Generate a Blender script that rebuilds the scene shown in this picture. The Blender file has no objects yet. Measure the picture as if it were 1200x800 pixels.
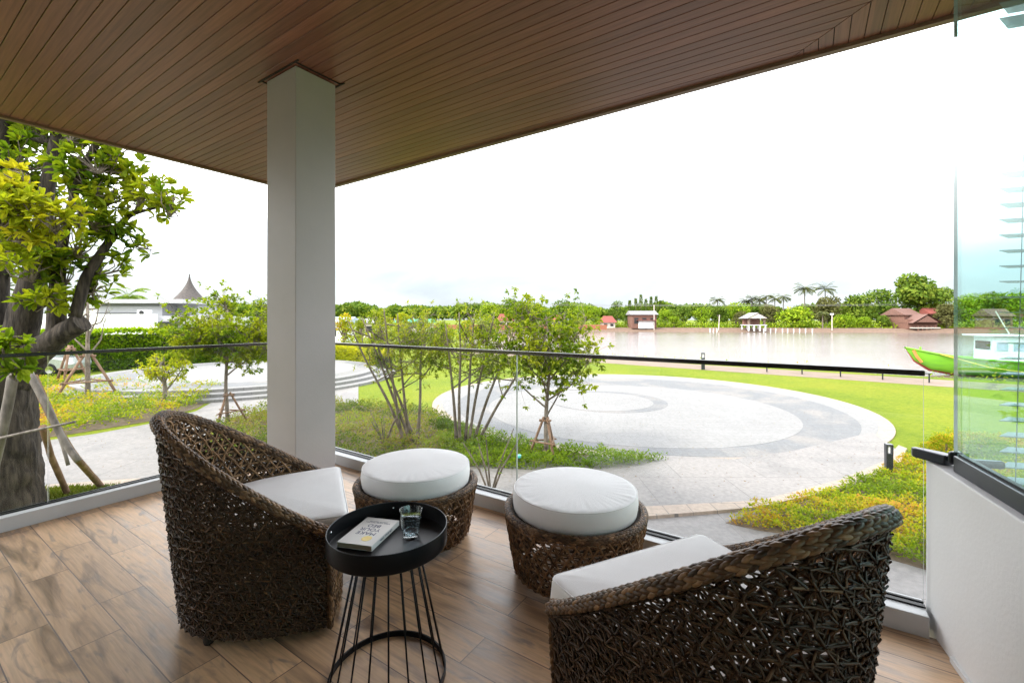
import bpy, bmesh, math, random
import numpy as np
from mathutils import Vector, Matrix, noise as mnoise

R = math.radians
rng = np.random.default_rng(7)
random.seed(7)
SC = bpy.context.scene
COL = SC.collection

# ---------------------------------------------------------------- camera, world, sun, exposure
F = 520.6            # focal length in pixels of the 1200 px wide photograph
HZ = 374.0           # row of the horizon
EYE = 1.33           # eye height above the balcony floor
GZ = -1.7            # garden level
WZ = -2.7            # river level
BAL = R(-33.69)      # heading of the balcony's long side

cd = bpy.data.cameras.new('camera')
cam = bpy.data.objects.new('camera', cd)
COL.objects.link(cam)
cam.location = (0, 0, EYE)
cam.rotation_euler = (R(90), 0, 0)
cd.sensor_width = 36
cd.lens = 36 * F / 1200
cd.shift_y = -26 / 1200
cd.clip_start = 0.05
cd.clip_end = 5000
SC.camera = cam

SUN_EL, SUN_AZ = 46, 243      # degrees; azimuth clockwise from +Y
world = bpy.data.worlds.new('World')
SC.world = world
world.use_nodes = True
nt = world.node_tree
nt.nodes.clear()
wo = nt.nodes.new('ShaderNodeOutputWorld')
bg = nt.nodes.new('ShaderNodeBackground')
sky = nt.nodes.new('ShaderNodeTexSky')
sky.sky_type = 'NISHITA'
sky.sun_disc = False
sky.sun_elevation = R(SUN_EL)
sky.sun_rotation = R(SUN_AZ)
sky.dust_density = 3.0
tc = nt.nodes.new('ShaderNodeTexCoord')
mp = nt.nodes.new('ShaderNodeMapping')
mp.inputs['Scale'].default_value = (1.0, 1.0, 3.2)
nz = nt.nodes.new('ShaderNodeTexNoise')
nz.inputs['Scale'].default_value = 1.7
nz.inputs['Detail'].default_value = 5
nz.inputs['Roughness'].default_value = 0.55
rp = nt.nodes.new('ShaderNodeValToRGB')
rp.color_ramp.elements[0].position = 0.36
rp.color_ramp.elements[0].color = (0.66, 0.66, 0.66, 1)
rp.color_ramp.elements[1].position = 0.60
rp.color_ramp.elements[1].color = (0.97, 0.97, 0.97, 1)
sepz = nt.nodes.new('ShaderNodeSeparateXYZ')
cr = nt.nodes.new('ShaderNodeValToRGB')          # brightness of the overcast, horizon -> zenith
cr.color_ramp.elements[0].position = 0.0
cr.color_ramp.elements[0].color = (0.150, 0.166, 0.176, 1)
cr.color_ramp.elements[1].position = 0.50
cr.color_ramp.elements[1].color = (0.92, 0.93, 0.96, 1)
e = cr.color_ramp.elements.new(0.10); e.color = (0.185, 0.198, 0.205, 1)
e = cr.color_ramp.elements.new(0.18); e.color = (0.40, 0.415, 0.43, 1)
e = cr.color_ramp.elements.new(0.27); e.color = (1.0, 1.0, 1.0, 1)
e = cr.color_ramp.elements.new(0.72); e.color = (0.45, 0.46, 0.48, 1)
vm = nt.nodes.new('ShaderNodeVectorMath'); vm.operation = 'SCALE'; vm.inputs['Scale'].default_value = 10.5
mx = nt.nodes.new('ShaderNodeMixRGB')
L = nt.links.new
L(tc.outputs['Generated'], mp.inputs['Vector']); L(mp.outputs['Vector'], nz.inputs['Vector'])
L(nz.outputs['Fac'], rp.inputs['Fac']); L(tc.outputs['Generated'], sepz.inputs[0])
L(sepz.outputs['Z'], cr.inputs['Fac']); L(cr.outputs['Color'], vm.inputs[0])
L(rp.outputs['Color'], mx.inputs['Fac']); L(sky.outputs['Color'], mx.inputs['Color1']); L(vm.outputs['Vector'], mx.inputs['Color2'])
nz2 = nt.nodes.new('ShaderNodeTexNoise'); nz2.inputs['Scale'].default_value = 3.2; nz2.inputs['Detail'].default_value = 6; nz2.inputs['Distortion'].default_value = .6
rp2 = nt.nodes.new('ShaderNodeValToRGB'); rp2.color_ramp.elements[0].position = .36; rp2.color_ramp.elements[0].color = (.84, .86, .89, 1); rp2.color_ramp.elements[1].position = .60; rp2.color_ramp.elements[1].color = (1.14, 1.13, 1.12, 1)
mx2 = nt.nodes.new('ShaderNodeMixRGB'); mx2.blend_type = 'MULTIPLY'; mx2.inputs['Fac'].default_value = 1
L(mp.outputs['Vector'], nz2.inputs['Vector']); L(nz2.outputs['Fac'], rp2.inputs['Fac']); L(mx.outputs['Color'], mx2.inputs['Color1']); L(rp2.outputs['Color'], mx2.inputs['Color2'])
L(mx2.outputs['Color'], bg.inputs['Color'])
bg.inputs['Strength'].default_value = 0.14
L(bg.outputs['Background'], wo.inputs['Surface'])

sl = bpy.data.lights.new('sun', 'SUN')
sl.energy = 1.2
sl.angle = R(11)
sl.color = (1.0, 0.95, 0.87)
sun = bpy.data.objects.new('sun', sl)
COL.objects.link(sun)
sdir = Vector((math.sin(R(SUN_AZ)) * math.cos(R(SUN_EL)), math.cos(R(SUN_AZ)) * math.cos(R(SUN_EL)), math.sin(R(SUN_EL))))
sun.rotation_euler = sdir.to_track_quat('Z', 'Y').to_euler()
sun.location = (0, -5, 30)

SC.view_settings.view_transform = 'Standard'
SC.view_settings.look = 'None'
SC.view_settings.gamma = 1
SC.view_settings.use_curve_mapping = False
SC.view_settings.exposure = 1.95
SC.render.engine = 'CYCLES'
SC.cycles.max_bounces = 9
SC.cycles.diffuse_bounces = 4
SC.cycles.glossy_bounces = 3
SC.cycles.transmission_bounces = 6
SC.cycles.transparent_max_bounces = 14
SC.cycles.caustics_reflective = False
SC.cycles.caustics_refractive = False
SC.cycles.use_denoising = True
SC.cycles.sample_clamp_indirect = 6


# ---------------------------------------------------------------- helpers: picture -> place
def G(px, py, z=GZ):
    """the point of the level plane z that the photograph shows at (px, py)"""
    Y = F * (EYE - z) / (py - HZ)
    return Vector(((px - 600) / F * Y, Y, z))


def D(px, py, depth):
    return Vector(((px - 600) / F * depth, depth, EYE - (py - HZ) / F * depth))


def bal(x, y, z=0.0):
    """balcony frame (x along the long rail, y towards the garden) -> world"""
    c, s = math.cos(BAL), math.sin(BAL)
    return Vector((x * c - y * s, x * s + y * c, z))


# ---------------------------------------------------------------- helpers: objects
def tag(o, label=None, cat=None, group=None, kind=None):
    if label: o['label'] = label
    if cat: o['category'] = cat
    if group: o['group'] = group
    if kind: o['kind'] = kind
    return o


def empty(name, loc, label, cat, group=None, rz=0.0):
    o = bpy.data.objects.new(name, None)
    o.empty_display_size = 0.2
    COL.objects.link(o)
    o.location = loc
    o.rotation_euler = (0, 0, rz)
    return tag(o, label, cat, group)


class MB:
    """collects shapes, links them as one mesh object"""
    def __init__(s):
        s.v, s.f, s.m, s.r, s.n = [], [], [], [], 0

    def add(s, v, f, mi=0, rnd=None):
        v = np.asarray(v, float).reshape(-1, 3)
        s.v.append(v)
        off = s.n
        if isinstance(f, np.ndarray):
            s.f.extend((f + off).tolist())
        else:
            s.f.extend([[i + off for i in q] for q in f])
        k = len(f)
        s.m.extend([mi] * k)
        if rnd is None:
            s.r.extend([0.5] * k)
        else:
            s.r.extend(list(rnd))
        s.n += len(v)

    def box(s, c, d, rz=0.0, mi=0, rot=None):
        hx, hy, hz = d[0] / 2, d[1] / 2, d[2] / 2
        v = np.array([(x, y, z) for z in (-hz, hz) for y in (-hy, hy) for x in (-hx, hx)], float)
        if rot is not None:
            M = np.array(rot)[:3, :3]
        else:
            c_, s_ = math.cos(rz), math.sin(rz)
            M = np.array([[c_, -s_, 0], [s_, c_, 0], [0, 0, 1]])
        v = v @ M.T + np.array(c)
        s.add(v, [(0, 2, 3, 1), (4, 5, 7, 6), (0, 1, 5, 4), (2, 6, 7, 3), (0, 4, 6, 2), (1, 3, 7, 5)], mi)

    def prism(s, poly, z0, z1, mi=0):
        n = len(poly)
        a = sum(poly[i][0] * poly[(i + 1) % n][1] - poly[(i + 1) % n][0] * poly[i][1] for i in range(n))
        if a < 0: poly = poly[::-1]
        v = [(p[0], p[1], z0) for p in poly] + [(p[0], p[1], z1) for p in poly]
        f = [list(range(n))[::-1], list(range(n, 2 * n))]
        f += [[i, (i + 1) % n, n + (i + 1) % n, n + i] for i in range(n)]
        s.add(v, f, mi)

    def tubes(s, P, rad, sides=5, mi=0, closed=False, cap=False, rnd=None, flat=1.0, ref=None):
        """P: (N,K,3); rad scalar, (K,) or (N,K)"""
        P = np.asarray(P, float)
        N, K, _ = P.shape
        rad = np.broadcast_to(np.asarray(rad, float), (N, K))
        if closed:
            T = np.roll(P, -1, 1) - np.roll(P, 1, 1)
        else:
            T = np.empty_like(P)
            T[:, 1:-1] = P[:, 2:] - P[:, :-2]
            T[:, 0] = P[:, 1] - P[:, 0]
            T[:, -1] = P[:, -1] - P[:, -2]
        T /= np.linalg.norm(T, axis=2, keepdims=True) + 1e-12
        if ref is None:
            mean = T.mean(1)
            refv = np.zeros((N, 3)); refv[:, 2] = 1
            up = np.abs(mean[:, 2]) > 0.8
            refv[up] = (1, 0, 0)
            if closed: refv[:] = (0.0, 0.0, 1.0)
            refv = refv[:, None, :] * np.ones((1, K, 1))
        else:
            refv = np.asarray(ref, float)
            if refv.ndim == 2: refv = refv[:, None, :] * np.ones((1, K, 1))
        A = np.cross(T, refv); A /= np.linalg.norm(A, axis=2, keepdims=True) + 1e-12
        B = np.cross(A, T)
        ang = np.arange(sides) * 2 * math.pi / sides
        ca, sa = np.cos(ang), np.sin(ang)
        V = P[:, :, None, :] + rad[:, :, None, None] * (A[:, :, None, :] * ca[None, None, :, None] + flat * B[:, :, None, :] * sa[None, None, :, None])
        V = V.reshape(-1, 3)
        kk = K if closed else K - 1
        i = np.arange(N)[:, None, None] * K * sides
        k0 = np.arange(kk)[None, :, None]
        k1 = (k0 + 1) % K
        j0 = np.arange(sides)[None, None, :]
        j1 = (j0 + 1) % sides
        Q = np.stack([i + k0 * sides + j0, i + k1 * sides + j0, i + k1 * sides + j1, i + k0 * sides + j1], -1).reshape(-1, 4)
        rr = None if rnd is None else np.repeat(np.asarray(rnd), kk * sides)
        s.add(V, Q, mi, rr)
        if cap and not closed:
            off = s.n - len(V)
            for n in range(N):
                b = off + n * K * sides
                s.f.append(list(range(b, b + sides))); s.m.append(mi); s.r.append(.5)
                b2 = b + (K - 1) * sides
                s.f.append(list(range(b2, b2 + sides))[::-1]); s.m.append(mi); s.r.append(.5)

    def lathe(s, prof, seg=48, c=(0, 0, 0), mi=0, close=False):
        prof = np.array(prof, float)
        K = len(prof)
        a = np.arange(seg) * 2 * math.pi / seg
        V = np.stack([prof[:, 0][None] * np.cos(a)[:, None], prof[:, 0][None] * np.sin(a)[:, None], prof[:, 1][None] * np.ones((seg, 1))], -1).reshape(-1, 3) + np.array(c)
        f = []
        for i in range(seg):
            for k in range(K if close else K - 1):
                a0, a1 = i * K + k, ((i + 1) % seg) * K + k
                b0, b1 = i * K + (k + 1) % K, ((i + 1) % seg) * K + (k + 1) % K
                f.append((a0, a1, b1, b0))
        s.add(V, f, mi)

    def leaves(s, C, Dr, Nn, ln, wd, mi=0, rnd=None, fold=0.25, shape=6):
        """C base points, Dr direction, Nn normal hint, ln length, wd width"""
        C = np.asarray(C, float); N = len(C)
        Dr = Dr / (np.linalg.norm(Dr, axis=1, keepdims=True) + 1e-9)
        S = np.cross(Dr, Nn); S /= np.linalg.norm(S, axis=1, keepdims=True) + 1e-9
        U = np.cross(S, Dr)
        ln = np.broadcast_to(ln, (N,))[:, None]; wd = np.broadcast_to(wd, (N,))[:, None]
        if rnd is None: rnd = rng.random(N)
        if shape == 4:
            V = np.stack([C, C + Dr * ln * .55 + S * wd * .5, C + Dr * ln, C + Dr * ln * .5 - S * wd * .5], 1).reshape(-1, 3)
            Q = np.arange(N)[:, None] * 4 + np.array([[0, 1, 2, 3]])
            s.add(V, Q, mi, rnd)
        else:
            up = U * wd * fold
            V = np.stack([C, C + Dr * ln * .42 + S * wd * .42 + up, C + Dr * ln * .75 + S * wd * .46 + up * .8, C + Dr * ln - U * ln * .06,
                          C + Dr * ln * .75 - S * wd * .46 + up * .8, C + Dr * ln * .42 - S * wd * .42 + up], 1).reshape(-1, 3)
            b = np.arange(N)[:, None] * 6
            Q = np.concatenate([b + np.array([[0, 1, 2, 3]]), b + np.array([[0, 3, 4, 5]])], 1).reshape(-1, 4)
            s.add(V, Q, mi, np.repeat(rnd, 2))

    def build(s, name, mats, parent=None, smooth=False, loc=None, rz=0.0, bevel=0.0, rnd=False, world=False):
        me = bpy.data.meshes.new(name)
        V = np.concatenate(s.v) if s.v else np.zeros((0, 3))
        if world and parent is not None:      # given in world coordinates, stored relative to the parent
            M = np.array((Matrix.Translation(parent.location) @ Matrix.Rotation(parent.rotation_euler.z, 4, 'Z')).inverted())
            V = V @ M[:3, :3].T + M[:3, 3]
        elif world and loc is not None:
            V = V - np.array(loc)
        me.from_pydata(V.tolist(), [], s.f)
        if not isinstance(mats, (list, tuple)): mats = [mats]
        for m in mats: me.materials.append(m)
        if len(mats) > 1:
            me.polygons.foreach_set('material_index', s.m)
        if smooth:
            me.polygons.foreach_set('use_smooth', [True] * len(me.polygons))
        if rnd:
            at = me.attributes.new('rnd', 'FLOAT', 'FACE')
            at.data.foreach_set('value', np.array(s.r, np.float32))
        me.update()
        o = bpy.data.objects.new(name, me)
        COL.objects.link(o)
        if parent is not None: o.parent = parent
        if loc is not None: o.location = loc
        o.rotation_euler = (0, 0, rz)
        if bevel:
            b = o.modifiers.new('bevel', 'BEVEL'); b.width = bevel; b.segments = 2; b.limit_method = 'ANGLE'
        return o


def copy_tree(o, parent=None):
    c = o.copy(); COL.objects.link(c)
    if parent is not None: c.parent = parent
    for ch in list(o.children):
        copy_tree(ch, c)
    return c


# ---------------------------------------------------------------- materials
def new_mat(name):
    m = bpy.data.materials.new(name); m.use_nodes = True
    t = m.node_tree; t.nodes.clear()
    o = t.nodes.new('ShaderNodeOutputMaterial')
    p = t.nodes.new('ShaderNodeBsdfPrincipled')
    t.links.new(p.outputs[0], o.inputs[0])
    return m, t, p, o


def mat(name, c, rough=0.6, c2=None, scale=8.0, detail=4, bump=0.0, bscale=None, metal=0.0, spec=0.5, stretch=None, pos=(0.35, 0.65), coat=0.0):
    m, t, p, o = new_mat(name)
    p.inputs['Roughness'].default_value = rough
    p.inputs['Metallic'].default_value = metal
    p.inputs['Specular IOR Level'].default_value = spec
    p.inputs['Coat Weight'].default_value = coat
    p.inputs['Base Color'].default_value = (*c, 1)
    tc = t.nodes.new('ShaderNodeTexCoord')
    mp = t.nodes.new('ShaderNodeMapping')
    if stretch: mp.inputs['Scale'].default_value = stretch
    t.links.new(tc.outputs['Object'], mp.inputs['Vector'])
    if c2 is None: c2 = tuple(x * .82 for x in c)
    n = t.nodes.new('ShaderNodeTexNoise')
    n.inputs['Scale'].default_value = scale; n.inputs['Detail'].default_value = detail; n.inputs['Roughness'].default_value = .6
    t.links.new(mp.outputs['Vector'], n.inputs['Vector'])
    r = t.nodes.new('ShaderNodeValToRGB')
    r.color_ramp.elements[0].position = pos[0]; r.color_ramp.elements[0].color = (*c, 1)
    r.color_ramp.elements[1].position = pos[1]; r.color_ramp.elements[1].color = (*c2, 1)
    t.links.new(n.outputs['Fac'], r.inputs['Fac']); t.links.new(r.outputs['Color'], p.inputs['Base Color'])
    if bump:
        n2 = t.nodes.new('ShaderNodeTexNoise')
        n2.inputs['Scale'].default_value = bscale or scale * 4; n2.inputs['Detail'].default_value = 5
        t.links.new(mp.outputs['Vector'], n2.inputs['Vector'])
        b = t.nodes.new('ShaderNodeBump'); b.inputs['Strength'].default_value = bump; b.inputs['Distance'].default_value = .02
        t.links.new(n2.outputs['Fac'], b.inputs['Height']); t.links.new(b.outputs['Normal'], p.inputs['Normal'])
    return m


def leaf_mat(name, cols, trans=0.48, rough=0.5):
    """cols: list of colours picked per leaf"""
    m, t, p, o = new_mat(name)
    at = t.nodes.new('ShaderNodeAttribute'); at.attribute_name = 'rnd'
    r = t.nodes.new('ShaderNodeValToRGB')
    el = r.color_ramp.elements
    k = len(cols)
    el[0].position = 0; el[0].color = (*cols[0], 1)
    el[1].position = 1; el[1].color = (*cols[-1], 1)
    for i in range(1, k - 1):
        x = el.new(i / (k - 1)); x.color = (*cols[i], 1)
    t.links.new(at.outputs['Fac'], r.inputs['Fac'])
    t.links.new(r.outputs['Color'], p.inputs['Base Color'])
    p.inputs['Roughness'].default_value = max(rough, .6)
    p.inputs['Specular IOR Level'].default_value = 0.12
    tr = t.nodes.new('ShaderNodeBsdfTranslucent')
    g = t.nodes.new('ShaderNodeMixRGB'); g.blend_type = 'MULTIPLY'; g.inputs['Fac'].default_value = 1
    g.inputs['Color2'].default_value = (1.25, 1.3, 0.6, 1)
    t.links.new(r.outputs['Color'], g.inputs['Color1']); t.links.new(g.outputs['Color'], tr.inputs['Color'])
    mx = t.nodes.new('ShaderNodeMixShader'); mx.inputs['Fac'].default_value = trans
    t.links.new(p.outputs[0], mx.inputs[1]); t.links.new(tr.outputs[0], mx.inputs[2]); t.links.new(mx.outputs[0], o.inputs[0])
    return m


def glass_mat(name, tint, refl=1.0):
    m = bpy.data.materials.new(name); m.use_nodes = True
    t = m.node_tree; t.nodes.clear()
    o = t.nodes.new('ShaderNodeOutputMaterial')
    tr = t.nodes.new('ShaderNodeBsdfTransparent'); tr.inputs['Color'].default_value = (*tint, 1)
    gl = t.nodes.new('ShaderNodeBsdfGlossy'); gl.inputs['Roughness'].default_value = 0.0
    gl.inputs['Color'].default_value = (.95, 1, .98, 1)
    fr = t.nodes.new('ShaderNodeLayerWeight'); fr.inputs['Blend'].default_value = 0.5
    pw_ = t.nodes.new('ShaderNodeMath'); pw_.operation = 'POWER'; pw_.inputs[1].default_value = 5
    mu = t.nodes.new('ShaderNodeMath'); mu.operation = 'MULTIPLY_ADD'; mu.inputs[1].default_value = .96 * refl; mu.inputs[2].default_value = .035 * refl
    mu.use_clamp = True
    mx = t.nodes.new('ShaderNodeMixShader')
    t.links.new(fr.outputs['Facing'], pw_.inputs[0]); t.links.new(pw_.outputs[0], mu.inputs[0]); t.links.new(mu.outputs[0], mx.inputs['Fac'])
    t.links.new(tr.outputs[0], mx.inputs[1]); t.links.new(gl.outputs[0], mx.inputs[2]); t.links.new(mx.outputs[0], o.inputs[0])
    return m


def floor_mat():
    m, t, p, o = new_mat('wood_look_tile')
    N = t.nodes.new; Lk = t.links.new
    tc = N('ShaderNodeTexCoord')
    br = N('ShaderNodeTexBrick')
    br.offset = 0.37; br.offset_frequency = 2
    br.inputs['Scale'].default_value = 1.0
    br.inputs['Brick Width'].default_value = 0.82
    br.inputs['Row Height'].default_value = 0.165
    br.inputs['Mortar Size'].default_value = 0.0022
    br.inputs['Mortar Smooth'].default_value = 0.1
    br.inputs['Bias'].default_value = 0.0
    br.inputs['Color1'].default_value = (0, 0, 0, 1); br.inputs['Color2'].default_value = (1, 1, 1, 1)
    br.inputs['Mortar'].default_value = (0.5, 0.5, 0.5, 1)
    Lk(tc.outputs['Object'], br.inputs['Vector'])
    # per-tile shift of the grain
    sp = N('ShaderNodeSeparateColor'); Lk(br.outputs['Color'], sp.inputs[0])
    sh = N('ShaderNodeVectorMath'); sh.operation = 'SCALE'; sh.inputs['Scale'].default_value = 37.0
    Lk(br.outputs['Color'], sh.inputs[0])
    ad = N('ShaderNodeVectorMath'); ad.operation = 'ADD'
    Lk(tc.outputs['Object'], ad.inputs[0]); Lk(sh.outputs['Vector'], ad.inputs[1])
    mp = N('ShaderNodeMapping'); mp.inputs['Scale'].default_value = (1.3, 7.0, 1)
    Lk(ad.outputs['Vector'], mp.inputs['Vector'])
    n1 = N('ShaderNodeTexNoise'); n1.inputs['Scale'].default_value = 1.6; n1.inputs['Detail'].default_value = 4; n1.inputs['Distortion'].default_value = 1.3
    Lk(mp.outputs['Vector'], n1.inputs['Vector'])
    mp2 = N('ShaderNodeMapping'); mp2.inputs['Scale'].default_value = (2.5, 46.0, 1)
    Lk(ad.outputs['Vector'], mp2.inputs['Vector'])
    n2 = N('ShaderNodeTexNoise'); n2.inputs['Scale'].default_value = 2.0; n2.inputs['Detail'].default_value = 6; n2.inputs['Distortion'].default_value = .4
    Lk(mp2.outputs['Vector'], n2.inputs['Vector'])
    r1 = N('ShaderNodeValToRGB'); el = r1.color_ramp.elements
    el[0].position = .25; el[0].color = (.19, .115, .068, 1)
    el[1].position = .78; el[1].color = (.66, .46, .28, 1)
    x = el.new(.38); x.color = (.38, .255, .16, 1)
    x = el.new(.5); x.color = (.56, .37, .215, 1)
    x = el.new(.62); x.color = (.60, .405, .245, 1)
    Lk(n1.outputs['Fac'], r1.inputs['Fac'])
    r2 = N('ShaderNodeValToRGB'); r2.color_ramp.elements[0].position = .3; r2.color_ramp.elements[0].color = (.74, .74, .76, 1)
    r2.color_ramp.elements[1].position = .62; r2.color_ramp.elements[1].color = (1.06, 1.04, 1.02, 1)
    Lk(n2.outputs['Fac'], r2.inputs['Fac'])
    mp4 = N('ShaderNodeMapping'); mp4.inputs['Scale'].default_value = (1.1, 4.5, 1)
    Lk(ad.outputs['Vector'], mp4.inputs['Vector'])
    n4 = N('ShaderNodeTexNoise'); n4.inputs['Scale'].default_value = 2.6; n4.inputs['Detail'].default_value = 5; n4.inputs['Distortion'].default_value = 2.2
    Lk(mp4.outputs['Vector'], n4.inputs['Vector'])
    r4 = N('ShaderNodeValToRGB'); r4.color_ramp.elements[0].position = .56; r4.color_ramp.elements[0].color = (0, 0, 0, 1); r4.color_ramp.elements[1].position = .70; r4.color_ramp.elements[1].color = (.75, .75, .75, 1)
    Lk(n4.outputs['Fac'], r4.inputs['Fac'])
    gm = N('ShaderNodeMixRGB'); Lk(r4.outputs['Color'], gm.inputs['Fac']); Lk(r1.outputs['Color'], gm.inputs['Color1']); gm.inputs['Color2'].default_value = (.20, .165, .145, 1)
    mu = N('ShaderNodeMixRGB'); mu.blend_type = 'MULTIPLY'; mu.inputs['Fac'].default_value = .8
    Lk(gm.outputs['Color'], mu.inputs['Color1']); Lk(r2.outputs['Color'], mu.inputs['Color2'])
    # tile to tile tone
    r3 = N('ShaderNodeValToRGB'); r3.color_ramp.elements[0].color = (.84, .82, .82, 1); r3.color_ramp.elements[1].color = (1.12, 1.1, 1.07, 1)
    Lk(sp.outputs['Red'], r3.inputs['Fac'])
    mu2 = N('ShaderNodeMixRGB'); mu2.blend_type = 'MULTIPLY'; mu2.inputs['Fac'].default_value = 1
    Lk(mu.outputs['Color'], mu2.inputs['Color1']); Lk(r3.outputs['Color'], mu2.inputs['Color2'])
    # mortar
    mm = N('ShaderNodeMixRGB'); Lk(br.outputs['Fac'], mm.inputs['Fac']); Lk(mu2.outputs['Color'], mm.inputs['Color1'])
    mm.inputs['Color2'].default_value = (.12, .08, .06, 1)
    Lk(mm.outputs['Color'], p.inputs['Base Color'])
    rr = N('ShaderNodeMapRange'); rr.inputs['From Min'].default_value = .3; rr.inputs['From Max'].default_value = .7
    rr.inputs['To Min'].default_value = .30; rr.inputs['To Max'].default_value = .46
    Lk(n1.outputs['Fac'], rr.inputs['Value']); Lk(rr.outputs[0], p.inputs['Roughness'])
    b = N('ShaderNodeBump'); b.inputs['Strength'].default_value = .25; b.inputs['Distance'].default_value = .002
    hs = N('ShaderNodeMath'); hs.operation = 'SUBTRACT'; Lk(n2.outputs['Fac'], hs.inputs[0]); Lk(br.outputs['Fac'], hs.inputs[1])
    Lk(hs.outputs[0], b.inputs['Height']); Lk(b.outputs['Normal'], p.inputs['Normal'])
    p.inputs['Specular IOR Level'].default_value = .5
    return m


def plank_mat(name, axis):
    """stained timber boards; tone changes from board to board across `axis`"""
    m, t, p, o = new_mat(name)
    N = t.nodes.new; Lk = t.links.new
    tc = N('ShaderNodeTexCoord'); sx = N('ShaderNodeSeparateXYZ'); Lk(tc.outputs['Object'], sx.inputs[0])
    dv = N('ShaderNodeMath'); dv.operation = 'DIVIDE'; dv.inputs[1].default_value = .09
    Lk(sx.outputs[axis], dv.inputs[0])
    fl = N('ShaderNodeMath'); fl.operation = 'FLOOR'; Lk(dv.outputs[0], fl.inputs[0])
    wn = N('ShaderNodeTexWhiteNoise'); wn.noise_dimensions = '1D'; Lk(fl.outputs[0], wn.inputs['W'])
    mp = N('ShaderNodeMapping'); mp.inputs['Scale'].default_value = (.8, 22, 1) if axis == 1 else (22, .8, 1)
    sc = N('ShaderNodeVectorMath'); sc.operation = 'SCALE'; sc.inputs['Scale'].default_value = 9
    Lk(wn.outputs['Color'], sc.inputs[0])
    ad = N('ShaderNodeVectorMath'); ad.operation = 'ADD'; Lk(tc.outputs['Object'], ad.inputs[0]); Lk(sc.outputs['Vector'], ad.inputs[1])
    Lk(ad.outputs['Vector'], mp.inputs['Vector'])
    n = N('ShaderNodeTexNoise'); n.inputs['Scale'].default_value = 3; n.inputs['Detail'].default_value = 6; n.inputs['Distortion'].default_value = .3
    Lk(mp.outputs['Vector'], n.inputs['Vector'])
    r = N('ShaderNodeValToRGB'); el = r.color_ramp.elements
    el[0].position = .25; el[0].color = (.145, .052, .030, 1); el[1].position = .75; el[1].color = (.255, .102, .062, 1)
    Lk(n.outputs['Fac'], r.inputs['Fac'])
    r3 = N('ShaderNodeValToRGB'); r3.color_ramp.elements[0].color = (.8, .78, .78, 1); r3.color_ramp.elements[1].color = (1.14, 1.1, 1.1, 1)
    Lk(wn.outputs['Value'], r3.inputs['Fac'])
    mu = N('ShaderNodeMixRGB'); mu.blend_type = 'MULTIPLY'; mu.inputs['Fac'].default_value = 1
    Lk(r.outputs['Color'], mu.inputs['Color1']); Lk(r3.outputs['Color'], mu.inputs['Color2']); Lk(mu.outputs['Color'], p.inputs['Base Color'])
    p.inputs['Roughness'].default_value = .38
    b = N('ShaderNodeBump'); b.inputs['Strength'].default_value = .12; b.inputs['Distance'].default_value = .002
    Lk(n.outputs['Fac'], b.inputs['Height']); Lk(b.outputs['Normal'], p.inputs['Normal'])
    return m


def paving_mat(name, c, c2, joint=(.11, .10, .09), bw=.6, bh=.3, blot=(.2, .19, .17), blotf=.5):
    m, t, p, o = new_mat(name)
    N = t.nodes.new; Lk = t.links.new
    tc = N('ShaderNodeTexCoord')
    br = N('ShaderNodeTexBrick'); br.inputs['Scale'].default_value = 1
    br.inputs['Brick Width'].default_value = bw; br.inputs['Row Height'].default_value = bh
    br.inputs['Mortar Size'].default_value = .006; br.inputs['Color1'].default_value = (*c, 1); br.inputs['Color2'].default_value = (*c2, 1)
    br.inputs['Mortar'].default_value = (*joint, 1)
    Lk(tc.outputs['Object'], br.inputs['Vector'])
    n = N('ShaderNodeTexNoise'); n.inputs['Scale'].default_value = .45; n.inputs['Detail'].default_value = 7; n.inputs['Roughness'].default_value = .62; n.inputs['Distortion'].default_value = .8
    Lk(tc.outputs['Object'], n.inputs['Vector'])
    r = N('ShaderNodeValToRGB'); r.color_ramp.elements[0].position = .48; r.color_ramp.elements[0].color = (0, 0, 0, 1)
    r.color_ramp.elements[1].position = .60; r.color_ramp.elements[1].color = (blotf,) * 3 + (1,)
    Lk(n.outputs['Fac'], r.inputs['Fac'])
    mx = N('ShaderNodeMixRGB'); Lk(r.outputs['Color'], mx.inputs['Fac']); Lk(br.outputs['Color'], mx.inputs['Color1']); mx.inputs['Color2'].default_value = (*blot, 1)
    n3 = N('ShaderNodeTexNoise'); n3.inputs['Scale'].default_value = 14; n3.inputs['Detail'].default_value = 6
    Lk(tc.outputs['Object'], n3.inputs['Vector'])
    r3 = N('ShaderNodeValToRGB'); r3.color_ramp.elements[0].position = .3; r3.color_ramp.elements[0].color = (.8, .8, .8, 1); r3.color_ramp.elements[1].position = .7; r3.color_ramp.elements[1].color = (1.1, 1.1, 1.1, 1)
    Lk(n3.outputs['Fac'], r3.inputs['Fac'])
    mu = N('ShaderNodeMixRGB'); mu.blend_type = 'MULTIPLY'; mu.inputs['Fac'].default_value = 1
    Lk(mx.outputs['Color'], mu.inputs['Color1']); Lk(r3.outputs['Color'], mu.inputs['Color2']); Lk(mu.outputs['Color'], p.inputs['Base Color'])
    p.inputs['Roughness'].default_value = .7
    b = N('ShaderNodeBump'); b.inputs['Strength'].default_value = .3; b.inputs['Distance'].default_value = .01
    Lk(n3.outputs['Fac'], b.inputs['Height']); Lk(b.outputs['Normal'], p.inputs['Normal'])
    return m


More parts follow.
